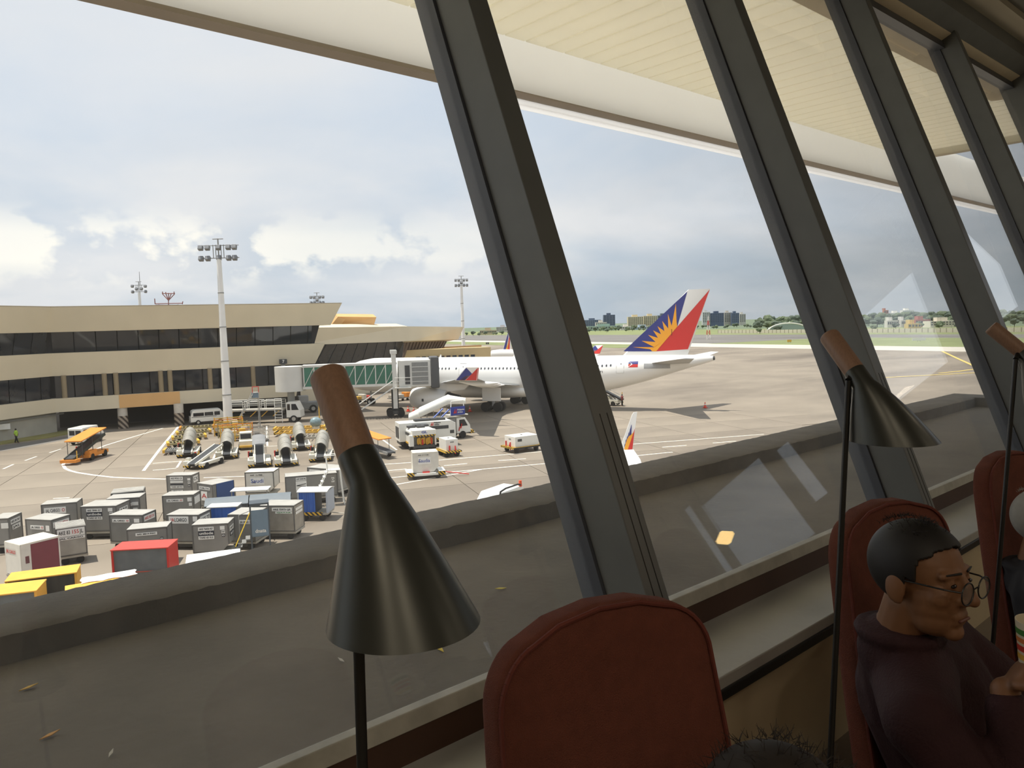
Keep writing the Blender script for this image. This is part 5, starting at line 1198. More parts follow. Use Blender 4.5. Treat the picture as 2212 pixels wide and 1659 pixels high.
ol = thing('belt_loader', 'orange belt loader with orange canopy parked alone at left', 'belt loader', gnd(150, 1005), heading(gnd(150, 1005), gnd(232, 978)))
m_lor = M('loader_orange', (226, 142, 50), .6, var=.08, scale=2)
MB().box(0, 6.6, -.4, .4, -.05, .05, Matrix.Translation((0, 0, .6)) @ Matrix.Rotation(rad(-15), 4, 'Y')).build('belt', m_belt, ol)
for s in (-1, 1): MB().box(0, 6.6, s*.46-.06, s*.46+.06, -.2, .12, Matrix.Translation((0, 0, .6)) @ Matrix.Rotation(rad(-15), 4, 'Y')).build('side_rail', M('loader_dark', (52, 58, 52), .6), ol)
B('chassis', m_lor, ol, 2.0, 6.0, -.95, .95, .35, .72, bevel=.04); B('nose_bumper', m_lor, ol, -.25, .6, -.8, .8, .25, .55); B('engine_cover', m_lor, ol, 2.1, 3.6, -.98, -.45, .7, 1.05)
for x in (2.7, 5.3):
    for s in (-1, 1): MB().tube((x, s*.85-.12, .36), (x, s*.85+.12, .36), .36, .36, 16).build('wheel', m_tyre, ol, smooth=True)
MB().box(0, 5.2, -.85, .85, -.05, .05, Matrix.Translation((.9, 0, 2.25)) @ Matrix.Rotation(rad(-8), 4, 'Y')).build('canopy', m_lor, ol)
for x in (1.2, 3.2, 5.0):
    for s in (-1, 1): MB().tube((x, s*.75, .6), (x, s*.75, 2.3+(x-.9)*.14), .035, .035, 6).build('canopy_post', m_dgrey, ol)
MB().tube((.2, -.7, .5), (.2, -.7, 1.4), .05, .05, 6).build('warning_post', m_yel, ol); MB().tube((2.6, .6, .8), (2.6, .6, 1.5), .09, .09, 8).build('fire_extinguisher', m_extred, ol)
oc = thing('belt_loader', 'orange canopied loader right behind the near lamp cap', 'belt loader', gnd(836, 990), AZ+rad(25)); 
MB().box(-.75, .75, 0, 6.0, -.05, .05, Matrix.Translation((0, .2, 1.9)) @ Matrix.Rotation(rad(6), 4, 'X')).build('canopy', m_lor, oc)
MB().box(-.4, .4, -.8, 6, -.05, .05, Matrix.Translation((0, 0, .7)) @ Matrix.Rotation(rad(6), 4, 'X')).build('belt', m_belt, oc)
for s in (-1, 1): MB().box(s*.46-.05, s*.46+.05, -.8, 6, -.12, .12, Matrix.Translation((0, 0, .7)) @ Matrix.Rotation(rad(6), 4, 'X')).build('side_rail', m_grey, oc)
B('side_body', m_lwhite, oc, .5, 1.0, .2, 3.4, .35, .75)
for y in (.8, 3.0):
    for s in (-1, 1): MB().tube((s*.8-.1, y, .32), (s*.8+.1, y, .32), .32, .32, 14).build('wheel', m_tyre, oc, smooth=True)
for y in (.5, 5.5):
    for s in (-1, 1): MB().tube((s*.65, y, .6), (s*.65, y, 1.95+y*.1), .03, .03, 6).build('canopy_post', m_dgrey, oc)

# ------------------------------------------------------------------ pallet dollies and steel racks
def rack(label, a, b, d=2.0, mat=None, end=None, z=.5, rollers=9):
    A, Bq = gnd(*a), gnd(*b); h = heading(A, Bq); w = (Bq-A).length
    t = thing('pallet_dolly', label, 'dolly', (A+Bq)/2, h, 'flat pallet dollies'); mat = mat or m_steel; end = end or m_yel
    for y in (0, d): B('long_beam', mat, t, -w/2, w/2, y-.06, y+.06, z-.2, z)
    for s in (-1, 1): B('end_plate', end, t, s*w/2-.12, s*w/2+.12, -.1, d+.1, z-.25, z+.08)
    for k in range(rollers): x = -w/2+w*(k+.5)/rollers; MB().tube((x, 0, z-.03), (x, d, z-.03), .06, .06, 8).build('roller', mat, t)
    for s in (-1, 1):
        for y in (.2, d-.2): MB().tube((s*(w/2-.7), y-.08, .2), (s*(w/2-.7), y+.08, .2), .2, .2, 12).build('wheel', m_tyre, t, smooth=True)
    return t
m_olive = M('dolly_olive', (150, 138, 96), .65, var=.2, scale=2)
for i, (a, b, nm) in enumerate((((354, 984), (396, 981), 'flat grey pallet dolly at the front of the left stack'), ((364, 968), (430, 962), 'flat olive pallet dolly second from the front at left'), ((374, 955), (445, 949), 'flat olive pallet dolly third from the front at left'), ((384, 944), (455, 938), 'flat olive pallet dolly fourth from the front at left'), ((389, 933), (462, 928), 'flat pallet dolly with orange beams nearest the white van'))):
    rack(nm, a, b, 1.9, m_olive if i else m_grey, m_lor if i in (4,) else m_yel)
for i, (a, b, nm) in enumerate((((592, 935), (700, 930), 'long yellow pallet dolly below the truck ladder'), ((594, 944), (704, 939), 'long yellow pallet dolly with striped end'), ((640, 955), (720, 951), 'pale steel pallet dolly behind the hooded loaders'))):
    rack(nm, a, b, 1.9, m_yel if i < 2 else m_steel, m_hazard if i == 1 else m_yel)
# heap of yellow and orange frames under the tall mast
RK = gnd(505, 950); ra_ = rad(-15); rx_ = Vector((math.cos(ra_), math.sin(ra_), 0)); ry_ = Vector((-math.sin(ra_), math.cos(ra_), 0))
for k in range(6):
    x0 = -1.5+random.uniform(-.4, .4); c_ = [m_yel, m_lor, m_yel, m_olive, m_lor, m_yel][k]
    rk = thing('equipment_rack', ['yellow equipment frame rearmost at the foot of the mast', 'orange equipment frame second from the rear by the mast', 'yellow equipment frame third from the rear by the mast', 'olive equipment frame in the middle of the row by the mast', 'orange equipment frame second from the front by the mast', 'yellow equipment frame nearest the hooded loaders'][k], 'rack', RK+ry_*(9-k*2.1)+rx_*x0, ra_, 'equipment frames below the mast')
    for x in (0, 1.6, 3.4): B('upright', c_, rk, x-.06, x+.06, -.06, .06, 0, 1.9)
    for z in (.5, 1.1, 1.75): B('cross_beam', c_, rk, 0, 3.4, -.05, .05, z-.05, z+.05)
    B('deck', [m_steel, m_olive][k % 2], rk, .2, 3.2, 0, 1.2, .55, .7)
    for j in range(3): B('load', [m_lwhite, m_yel, m_alu2][(j+k) % 3], rk, .15+j*1.0, .85+j*1.0, .2, .8, .7, 1.0+.2*((j*7+k*3) % 3))
    for x in (.3, 3.1):
        for y in (.15, 1.05): MB().tube((x, y-.06, .22), (x, y+.06, .22), .22, .22, 10).build('wheel', m_tyre, rk)
for k in range(4):
    rw = thing('roll_cage', ['silver wire cage nearest the square covered loader', 'silver wire cage second in the row right of the frames', 'silver wire cage third in the row right of the frames', 'silver wire cage rearmost in the row below the high loader'][k], 'cage', gnd(566, 955)+ry_*(k*2.3), ra_, 'wire cages right of the frames')
    for x in (-.8, .8):
        for y2 in (0, 1.2): B('upright', m_alu2, rw, x-.03, x+.03, y2-.03, y2+.03, 0, 1.3)
    for z in (.3, .8, 1.28): B('rail', m_alu2, rw, -.8, .8, -.02, .02, z-.03, z+.03); B('rail', m_alu2, rw, .78, .82, 0, 1.2, z-.03, z+.03)
    B('base', m_dgrey, rw, -.8, .8, 0, 1.2, .15, .25)
tg = thing('tow_tractor', 'cream tow tractor behind the second hooded loader', 'tractor', gnd(532, 972), AZ)
B('body', m_lwhite, tg, -.7, .7, 0, 2.6, .4, 1.0, bevel=.05); B('cab', m_lwhite, tg, -.65, .65, 1.0, 2.3, 1.0, 1.8, bevel=.05); B('windscreen', m_dglass, tg, -.55, .55, .97, 1.03, 1.1, 1.65); B('rear_step', m_yel, tg, -.7, .7, -.3, 0, .3, .5)
for y in (.5, 2.1):
    for s in (-1, 1): MB().tube((s*.65-.12, y, .33), (s*.65+.12, y, .33), .33, .33, 14).build('wheel', m_tyre, tg, smooth=True)

# ------------------------------------------------------------------ vans and trucks
m_vwhite = M('van_white', (232, 230, 220), .35, var=.03, coat=.2)
def van(label, a, b, prof, w, wins, rear=None, stripe=False):
    A, Bq = gnd(*a), gnd(*b); h = heading(A, Bq); t = thing('van', label, 'van', A, h)
    MB().prism(prof, 0, w, 'y').build('body', m_vwhite, t, bevel=.06)
    for x0, x1, z0, z1 in wins:
        for y in (-.012, w-.01): B('side_window', m_dglass, t, x0, x1, y, y+.022, z0, z1, bevel=.005)
    for z0, z1, y0, y1 in rear or (): B('rear_window', m_dglass, t, -.012, .02, y0, y1, z0, z1)
    xm = max(p[0] for p in prof)
    for x in (.95, xm-.9):
        for y in (.02, w-.02): MB().tube((x, y-.1, .33), (x, y+.1, .33), .33, .33, 18).build('wheel', m_tyre, t, smooth=True)
        MB().tube((x, -.1, .33), (x, -.07, .33), .17, .17, 12).build('hub_cap', m_alu2, t)
    if stripe: B('side_stripe', m_sdark, t, .1, xm*.72, -.014, .0, 1.05, 1.12)
    B('bumper', m_grey, t, -.08, .05, .1, w-.1, .35, .52)
    return t
van('white minibus parked under the mast beside the striped pillar', (413, 919), (466, 914.5), [(0, .4), (0, 1.2), (.25, 1.95), (.55, 2.08), (3.9, 2.08), (4.5, 1.35), (4.8, 1.0), (4.8, .4)], 1.75, [(.35, 1.75, 1.2, 1.68), (1.85, 3.0, 1.2, 1.7), (3.15, 3.9, 1.2, 1.72)], [(1.25, 1.75, .3, 1.45)], True)
van('white jeep style van driving behind the orange loader', (180, 962), (232, 948), [(0, .4), (0, 1.95), (.1, 2.05), (3.2, 2.05), (3.5, 1.3), (4.4, 1.15), (4.5, .9), (4.5, .4)], 1.8, [(.25, 1.0, 1.25, 1.8), (1.15, 1.9, 1.25, 1.8), (2.0, 3.1, 1.25, 1.8)], [(1.2, 1.75, .2, .85), (1.2, 1.75, .95, 1.6)])
# high loader truck with railed platform and ladder
hl = thing('high_loader_truck', 'white cab truck with railed platform and side ladder near the terminal', 'truck', gnd(486, 917), heading(gnd(486, 917), gnd(652, 912)))
LT = (gnd(652, 912)-gnd(486, 917)).length
MB().prism([(LT-2.1, .7), (LT-2.1, 2.7), (LT-1.9, 2.9), (LT-.7, 2.9), (LT-.15, 1.7), (LT-.1, .7)], 0, 2.2, 'y').build('cab', m_vwhite, hl, bevel=.06)
MB().prism([(LT-1.35, 1.75), (LT-1.35, 2.6), (LT-.75, 2.6), (LT-.35, 1.75)], -.02, .02, 'y').build('door_window', m_dglass, hl); B('rear_window', m_dglass, hl, LT-1.95, LT-1.55, -.02, .02, 1.75, 2.6)
B('chassis', m_dgrey, hl, 0, LT-.6, .3, 1.9, .55, .95); B('platform', m_alu2, hl, 0, LT-2.5, 0, 2.2, 1.75, 1.95)
for k in range(5): MB().path([(.3+k*1.6, .2, .95), (1.2+k*1.6, .2, 1.75)], .06, 6).build('scissor_arm', m_yel, hl)
rails = MB()
for x0, x1 in ((0.1, 2.6), (2.8, 5.0), (5.2, LT-2.7)):
    for y in (0.05, 2.15):
        rails.path([(x0, y, 1.95), (x0, y, 3.15), (x1, y, 3.15), (x1, y, 1.95)], .045, 6); rails.path([(x0, y, 2.55), (x1, y, 2.55)], .035, 6); rails.path([(x0, y, 2.85), (x1, y, 2.85)], .035, 6)
rails.build('guard_rail', m_roofw, hl)
la_ = MB(); lx = LT-3.6
for x in (lx, lx+1.0): la_.path([(x, -.3, .1), (x, -.25, 3.4)], .05, 6)
la_.path([(lx, -.25, 3.4), (lx+1, -.25, 3.4)], .05); la_.build('ladder_rail', m_roofw, hl)
for k in range(6): B('ladder_rung', m_roofw, hl, lx, lx+1.0, -.4, -.2, .35+k*.4, .41+k*.4)
for x in (1.4, LT-1.1):
    for y in (.15, 2.05): MB().tube((x, y-.16, .5), (x, y+.16, .5), .5, .5, 18).build('wheel', m_tyre, hl, smooth=True)
    MB().tube((x, -.05, .5), (x, .0, .5), .28, .2, 14).build('hub_cap', m_alu2, hl)
gt = thing('boarding_steps', 'grey stair tower with red rail standing against the high loader', 'steps', gnd(556, 921), rad(-12))
MB().path([(.4, 0, 0), (.4, 0, 4.6), (-.3, 0, 4.6), (-2.2, 0, 1.2)], .05, 6).build('frame_tubes', m_alu2, gt); MB().path([(.4, .8, 0), (.4, .8, 4.6), (-.3, .8, 4.6), (-2.2, .8, 1.2)], .05, 6).build('frame_tubes', m_alu2, gt)
MB().path([(.4, 0, 4.6), (.4, 0, 5.4), (-.4, 0, 5.4), (-.4, 0, 4.6)], .05, 6).build('red_rail', m_ared, gt); B('top_box', m_slate, gt, -.4, .45, 0, .8, 3.9, 4.6)
for k in range(9): t_ = k/9; B('tread', m_grey, gt, -2.2+1.9*t_, -1.9+1.9*t_, 0, .8, 1.2+3.3*t_, 1.25+3.3*t_)
MB().path([(-2.2, 0, 0), (-2.2, 0, 1.2)], .05, 6).build('rear_leg', m_alu2, gt)
tv = thing('tow_tractor', 'dark aircraft tug under the bridge rotunda', 'tractor', gnd(640, 893), rad(-20)); B('body', m_grey, tv, -2, 3.5, 0, 2.4, .5, 1.6, bevel=.08); B('cab', m_agrey, tv, .5, 2, .3, 2.1, 1.6, 2.6, bevel=.06)
for x in (-1.1, 2.6):
    for y in (.05, 2.35): MB().tube((x, y-.2, .6), (x, y+.2, .6), .6, .6, 18).build('wheel', m_tyre, tv, smooth=True)
    MB().tube((x, -.2, .6), (x, -.15, .6), .3, .3, 14).build('hub', m_alu2, tv)
bp = thing('wrapped_machine', 'grey blue plastic wrapped machine on the yellow dolly by the near lamp cap', 'machine', gnd(683, 934)); MB().ball((0, 0, 1.3), (.75, .6, .65), 14, 9).build('wrapped_head', M('wrap_blue', (128, 150, 154), .4, var=.2, scale=4), bp, smooth=True); B('stand', m_lwhite, bp, -.35, .35, -.3, .3, 0, .85); MB().path([(.8, .5, 0), (.8, .5, 3.6)], .07, 6).build('yellow_post', m_yel, bp)

# ------------------------------------------------------------------ ground power units and stair trucks on the right
def trailer_wheels(t, xs, ys, r=.32):
    for x in xs:
        for y in ys: MB().tube((x, y-.11, r), (x, y+.11, r), r, r, 16).build('wheel', m_tyre, t, smooth=True); 
c, h, w, d = footprint((890.5, 930), (941.5, 926), 2.35, None, 4.2)
ga = thing('ground_power_unit', 'white ground power unit with open bay of yellow hoses and roof fans', 'generator', c, h)
MB().prism([(-w/2, .75), (w/2, .75), (w/2, 2.2), (w/2-.18, 2.35), (-w/2+.25, 2.35), (-w/2, 2.05)], -d/2+.6, d/2, 'y').build('housing', m_vwhite, ga, bevel=.03)
B('roof_hood', m_vwhite, ga, -w/2, w/2, -d/2, -d/2+.65, 1.75, 2.32, bevel=.05); B('bay_back', m_grey, ga, -w/2+.1, w/2-.1, -d/2+.55, -d/2+.62, .75, 1.8)
for s in (-1, 1): B('bay_side', m_vwhite, ga, s*(w/2-.06)-.06-(.3 if s < 0 else 0), s*(w/2-.06)+.06+(.3 if s < 0 else 0)*0, -d/2, -d/2+.6, .7, 1.8)
B('hazard_band', m_hazard, ga, -w/2+.1, w/2-.05, -d/2-.02, -d/2+.02, 1.66, 1.8); lettering('GL', m_sblue, ga, frame((-.0, -d/2-.02, 2.08), (1, 0, 0), (0, 0, 1)), .34, width=.6, bold=.01)
for k in range(9):
    x = -.6+k*.16+(.12 if k > 4 else 0); zc_ = 1.15+.06*math.sin(k*2.1); mb = MB(); mb.path([(x+.1*math.cos(2*PI*i/16), -d/2+.22+.12*math.cos(2*PI*i/16), zc_+.3*math.sin(2*PI*i/16)) for i in range(17)], .075, 8); mb.build('coiled_hose', m_yel, ga, smooth=True)
MB().tube((-.2, -d/2+.02, .8), (-.2, -d/2+.02, 1.35), .09, .09, 8).build('fire_extinguisher', m_extred, ga); MB().tube((.75, -d/2+.02, .8), (.75, -d/2+.02, 1.45), .07, .07, 8).build('warning_post', m_extred, ga)
for x, y in ((-.8, .2), (.1, -.2), (-.1, .8), (.7, .5), (-.3, 1.5)):
    B('roof_fan', m_dgrey, ga, x-.4, x+.4, y-.35, y+.35, 2.35, 2.55)
B('louvre', m_dgrey, ga, -w/2-.02, -w/2+.02, -d/2+1.3, d/2-.6, 1.6, 1.9); B('control_door', m_grey, ga, -w/2-.02, -w/2+.02, -d/2+.7, -d/2+1.0, 1.0, 1.5)
B('hazard_skirt', m_yel, ga, -w/2-.03, -w/2+.03, -d/2+.6, d/2, .72, .9); B('chassis', m_dgrey, ga, -w/2+.1, w/2-.1, -d/2+.1, d/2, .45, .75); trailer_wheels(ga, (-w/2+.2, w/2-.2), (-d/2+.8, d/2-.7), .38)
c, h, w, d = footprint((862, 915.5), (984, 907), 2.75, None, 2.4)
gb = thing('air_start_truck', 'long white equipment truck body with roof fans behind the hose unit', 'truck', c, h)
MB().prism([(-w/2, .8), (w/2, .8), (w/2, 2.45), (w/2-.5, 2.75), (-w/2, 2.75)], -d/2, d/2, 'y').build('housing', m_vwhite, gb, bevel=.03)
B('louvre', m_dgrey, gb, w/2-3.0, w/2-.8, -d/2-.02, -d/2+.02, 1.9, 2.25); B('control_panel', m_dgrey, gb, w/2-.65, w/2-.2, -d/2-.02, -d/2+.02, 1.35, 1.7); B('hazard_skirt', m_hazard, gb, 0, w/2-.3, -d/2-.03, -d/2+.02, .72, .95)
B('end_opening', m_dgrey, gb, -w/2-.02, -w/2+.02, -d/2+.3, d/2-.3, 1.1, 2.3); B('chassis', m_dgrey, gb, -w/2+.1, w/2, -d/2+.2, d/2-.2, .45, .8)
for x in (-.8, 0, .9, 1.7): B('roof_fan', m_dgrey, gb, x-.42, x+.42, -.5, .4, 2.75, 2.98)
def airline_logo(par, x, z, sgn, y, ink):
    """red triangle mark with the two line airline name"""
    for k, (a, b_) in enumerate(((-.42, -.2), (-.18, .0))):
        MB().prism([(x+a*sgn, z-.25*sgn), (x+b_*sgn, z-.25*sgn), (x+(b_-.02)*sgn+.06*sgn, z+.28*sgn)], y-.02, y, 'y').build('logo_mark', m_ared, par)
    lettering('Philippine', ink, par, frame((x+.6*sgn, y-.02, z+.12*sgn), (1, 0, 0), (0, 0, 1)), .26*sgn, width=.95*sgn, bold=.006); lettering('Airlines', ink, par, frame((x+.5*sgn, y-.02, z-.16*sgn), (1, 0, 0), (0, 0, 1)), .26*sgn, width=.72*sgn, bold=.006)
airline_logo(gb, .6, 2.5, .75, -d/2-.01, m_sblack)
trailer_wheels(gb, (-w/2+.8, w/2-.9), (-d/2+.1, d/2-.1), .42)
# truck cab with blue sign board on its stair
sa = gnd(988, 948); sb_ = gnd(1031, 942); st = thing('stair_truck', 'white stair truck with blue airline sign board and white cab', 'truck', sa, heading(sa, sb_))
MB().prism([(0, .6), (0, 2.35), (1.2, 2.35), (1.85, 1.45), (1.95, .6)], 0, 1.8, 'y').build('cab', m_vwhite, st, bevel=.05)
MB().prism([(.35, 1.4), (.35, 2.15), (1.05, 2.15), (1.5, 1.4)], -.02, .02, 'y').build('door_window', m_dglass, st); B('bumper', m_hazard, st, 1.9, 2.35, 0, 1.8, .45, .8)
B('chassis', m_dgrey, st, -4.5, 1.4, .3, 1.5, .5, .75); B('tower_box', m_grey, st, -1.2, -.1, .1, 1.7, .8, 2.4)  # plain grey box below the sign platform
for x in (.75, -2.8):
    for y in (.05, 1.75): MB().tube((x, y-.13, .42), (x, y+.13, .42), .42, .42, 16).build('wheel', m_tyre, st, smooth=True)
MB().path([(.2, -.1, .9), (.35, -.1, 1.35), (.5, -.1, 1.2), (.6, -.1, 1.7)], .06, 6).build('red_hose', m_extred, st)
sgn_ = thing('sign_holder', None, None); bpy.data.objects.remove(sgn_)
z0s = 2.75; B('sign_board', M('sign_blue', (44, 62, 150), .5), st, -.9, 1.05, -.2, -.12, z0s, z0s+.95); airline_logo(st, -.15, z0s+.47, 1.0, -.21, m_white)
B('platform', m_alu2, st, -.9, 1.0, -.1, 1.6, z0s-.1, z0s)
MB().path([(-.9, -.1, z0s), (-.75, -.1, z0s+1.6), (.9, -.1, z0s+1.6), (1.05, -.1, z0s)], .06, 8).build('hoop_rail', m_roofw, st); MB().path([(1.0, .5, z0s), (1.6, .5, z0s-.1), (1.9, .5, z0s-.15)], .07, 8).build('step_bar', m_roofw, st)
for w_ in (.1, 1.4): MB().tube((-.9, w_, z0s+.7), (-4.4, w_, .95), .09, .09, 8).build('stair_side', M('stair_blue', (70, 96, 170), .5), st)
for k in range(10): t_ = k/10; B('tread', m_alu2, st, -4.3+3.4*t_, -3.95+3.4*t_, .1, 1.4, .8+1.9*t_, .86+1.9*t_)
# covered boarding stairs: a long white half tube rising to the engine side
cs = thing('covered_stairs', 'long white covered boarding stairs sloping up in front of the engine', 'steps', gnd(930, 925)); C0 = Vector(cs.location)
dcs = 92
p_lo, p_hi, p_end = atd(884, 903, dcs)-C0, atd(968, 865, dcs)-C0, atd(1006, 866.5, dcs)-C0
mb = MB(); fw_ = Vector((FW.x, FW.y, 0)).normalized()
def hring(c, r): return [c+fw_*r*1.2*math.cos(a)+Vector((0, 0, 1))*r*math.sin(a) for a in [PI*i/10-.25*PI*0 for i in range(-2, 13)]]
mb.loft([hring(p_lo, .55), hring(p_lo.lerp(p_hi, .25), .62), hring(p_lo.lerp(p_hi, .26), .72), hring(p_hi, .72), hring(p_hi.lerp(p_end, .15), .62), hring(p_end, .4)]); mb.build('canopy_tube', m_roofw, cs, smooth=True)
for t_ in (.3, .45, .62, .8, .95): q = p_lo.lerp(p_hi, t_); MB().tube((q.x, q.y, .8), (q.x, q.y, q.z), .05, .05, 6).build('support_post', m_grey, cs)
B('base_frame', m_grey, cs, p_lo.x, p_hi.x, min(p_lo.y, p_hi.y)-.2, max(p_lo.y, p_hi.y)+.2, .5, .8)
for q in (p_lo, p_hi): MB().tube((q.x-.2, q.y, .35), (q.x+.2, q.y, .35), .35, .35, 14).build('wheel', m_tyre, cs, smooth=True)
# small generators
def genset(label, L_, R_, back, depth, ztop):
    c, h, w, d = footprint(L_, R_, ztop, back, depth); t = thing('ground_power_unit', label, 'generator', c, h)
    B('housing', m_vwhite, t, -w/2, w/2, -d/2, d/2, .62, ztop, bevel=.03); B('hazard_deck', m_hazard, t, -w/2-.25, w/2+.25, -d/2-.35, d/2+.3, .45, .63); B('panel', m_dgrey, t, w/2-.02, w/2+.015, -d/2+.3, -d/2+.8, ztop-.5, ztop-.25)
    B('label_plate', m_grey, t, -.2, .2, -d/2-.015, -d/2+.01, ztop-.35, ztop-.22); B('roof_hatch', m_dgrey, t, -.08, .08, -.1, .05, ztop, ztop+.04)
    MB().tube((-w*.25, -d/2-.15, .6), (-w*.25, -d/2-.15, 1.15), .08, .08, 8).build('fire_extinguisher', m_extred, t); MB().path([(w*.2, -d/2-.2, .3), (w*.2, -d/2-.2, 1.1), (w*.2, -d/2-.35, .7)], .06, 6).build('tow_handle', m_extred, t)
    trailer_wheels(t, (-w/2+.1, w/2-.1), (-d/2+.2, d/2-.3), .3); return t
genset('small white generator trailer beside the hose unit', (963, 950), (989, 947.5), None, 2.0, 1.75)
genset('white generator trailer standing alone on the apron', (1089.6, 940), (1112.7, 944.4), (1138, 933.5), 2.4, 1.65)
# white container on its own dolly
uld('white container with chamfered corner standing alone on a white dolly', (891.5, 978.5), (945.5, 975), depth=1.5, ztop=2.25, own_dolly=False, body=m_cwhite, roof=M('roof_cream', (238, 230, 208), .6), fr=m_cwhite, signs=[('F', -.08, .86, .5, .1, 'AKE 17119 MU', m_cwhite, m_sblack), ('F', -.05, .58, .5, .34, 'Saudia', m_sign, m_sblue), ('F', -.26, .56, .08, .1, '<', m_sign, m_sblue)])
c, h, w, d = footprint((891.5, 978.5), (945.5, 975), 2.25, None, 1.5)
dd_ = thing('container_dolly', 'white dolly with striped corners and red tow bar', 'dolly', c, h)
B('deck_frame', m_steel, dd_, -w/2-.05, w/2+.05, -d/2, d/2, .38, DZL-.02); B('side_beam', m_roofw, dd_, -w/2-.35, w/2+.45, -d/2-.32, -d/2-.12, .3, .5); 
for s in (-1, 1): B('corner_plate', m_hazard, dd_, s*(w/2+.25)-.3, s*(w/2+.25)+.3, -d/2-.36, -d/2-.32, .28, .62); B('corner_deck', m_roofw, dd_, s*(w/2+.3)-.28, s*(w/2+.3)+.28, -d/2-.3, d/2, .5, .62)
B('latch', m_ared, dd_, -.3, .3, -d/2-.2, -d/2-.05, .5, .62); MB().tube((w/2+.5, -.3, .4), (w/2+2.6, -.9, .15), .05, .05, 6).build('tow_bar', m_ared, dd_)
trailer_wheels(dd_, (-w/2+.1, w/2-.1), (-d/2-.2, d/2-.2), .27)
# belt loader and steps under the tail
tl_ = thing('boarding_steps', 'dark belt loader raised to the rear hold under the tail', 'belt loader', gnd(1345, 876), heading(gnd(1345, 876), gnd(1290, 874)))
MB().box(0, 6.2, -.5, .5, -.12, .12, Matrix.Translation((0, 0, .9)) @ Matrix.Rotation(rad(-24), 4, 'Y')).build('belt', m_belt, tl_)
for s in (-1, 1): MB().tube((.0, s*.55, 1.3), (5.6, s*.55, 3.9), .05, .05, 6).build('hand_rail', m_alu2, tl_); MB().tube((1, s*.5, .6), (3.4, s*.5, 2.4), .07, .07, 6).build('lift_arm', m_dgrey, tl_)
B('chassis', m_lwhite, tl_, .4, 5.0, -.9, .9, .4, .9); B('engine_box', m_lwhite, tl_, 2.0, 3.6, -.95, .2, .9, 1.5); B('bumper', m_hazard, tl_, .3, 5.1, -.95, -.9, .3, .5); MB().tube((.3, -.5, .9), (.3, -.5, 2.0), .06, .06, 6).build('yellow_post', m_yel, tl_)
for x in (1.2, 4.2):
    for s in (-1, 1): MB().tube((x, s*.85-.12, .35), (x, s*.85+.12, .35), .35, .35, 14).build('wheel', m_tyre, tl_, smooth=True)
# loads under the forward fuselage
def load(label, a, b, n_, cols):
    A, Bq = gnd(*a), gnd(*b); t = thing('pallet_train', label, 'dolly', A, heading(A, Bq)); ln = (Bq-A).length/n_
    for k in range(n_):
        B('deck', m_grey, t, k*ln+.1, (k+1)*ln-.1, 0, 1.8, .4, .55); B('cargo', cols[k % len(cols)], t, k*ln+.25, (k+1)*ln-.25, .1, 1.7, .55, 1.1+.3*(k % 2), bevel=.08)
        for x in (k*ln+.5, (k+1)*ln-.5): MB().tube((x, .1, .2), (x, .35, .2), .2, .2, 12).build('wheel', m_tyre, t)
load('loaded pallet dollies in the shade under the nose', (775, 871), (806, 867), 3, [m_yel, m_cwhite, m_roofr])
load('grey cargo loader parked under the forward fuselage', (848, 868), (905, 862), 2, [m_alu2, m_lor])
# airport car behind the parapet
cr = thing('pickup_car', 'white vehicle with black roof rail and orange beacon at the parapet edge', 'car', gnd(1092, 1114), heading(gnd(1066, 1122), gnd(1118, 1104)))
MB().prism([(-2.2, .4), (-2.2, 1.2), (-1.5, 1.9), (.9, 1.98), (1.6, 1.2), (2.2, 1.05), (2.2, .4)], -.85, .85, 'y').build('body', m_vwhite, cr, bevel=.1)
MB().path([(-1.6, -.8, 1.55), (-1.45, -.8, 2.0), (-.9, -.8, 2.12), (.4, -.8, 2.15), (.75, -.8, 2.05)], .06, 8).build('roof_rail', m_black, cr); MB().tube((.75, -.75, 1.95), (.75, -.75, 2.35), .12, .1, 10).build('beacon', M('beacon_orange', (226, 84, 40), .4), cr, smooth=True)
for x in (-1.4, 1.4):
    for s in (-1, 1): MB().tube((x, s*.8-.1, .33), (x, s*.8+.1, .33), .33, .33, 16).build('wheel', m_tyre, cr, smooth=True)
# traffic cones
m_cone = M('cone_red', (222, 74, 52), .5); 
for u, v, lb_ in ((881.8, 888.5, 'red and white traffic cone by the bridge wheels'), (894, 890, 'traffic cone just right of the bridge wheels, nearer the engine'), (1002, 866, 'traffic cone under the wing beyond the engine'), (1015, 889, 'traffic cone beside the stair truck hoop'), (1523, 881, 'lone traffic cone on the open apron behind the tail')):
    t = thing('traffic_cone', lb_, 'cone', gnd(u, v), 0, 'traffic cones'); mb = MB(); mb.tube((0, 0, .05), (0, 0, .42), .24, .14, 14); mb.tube((0, 0, .58), (0, 0, .85), .1, .04, 14); mb.build('cone_body', m_cone, t); MB().tube((0, 0, .42), (0, 0, .58), .14, .1, 14).build('white_band', m_white, t); B('foot', m_cone, t, -.28, .28, -.28, .28, 0, .06)
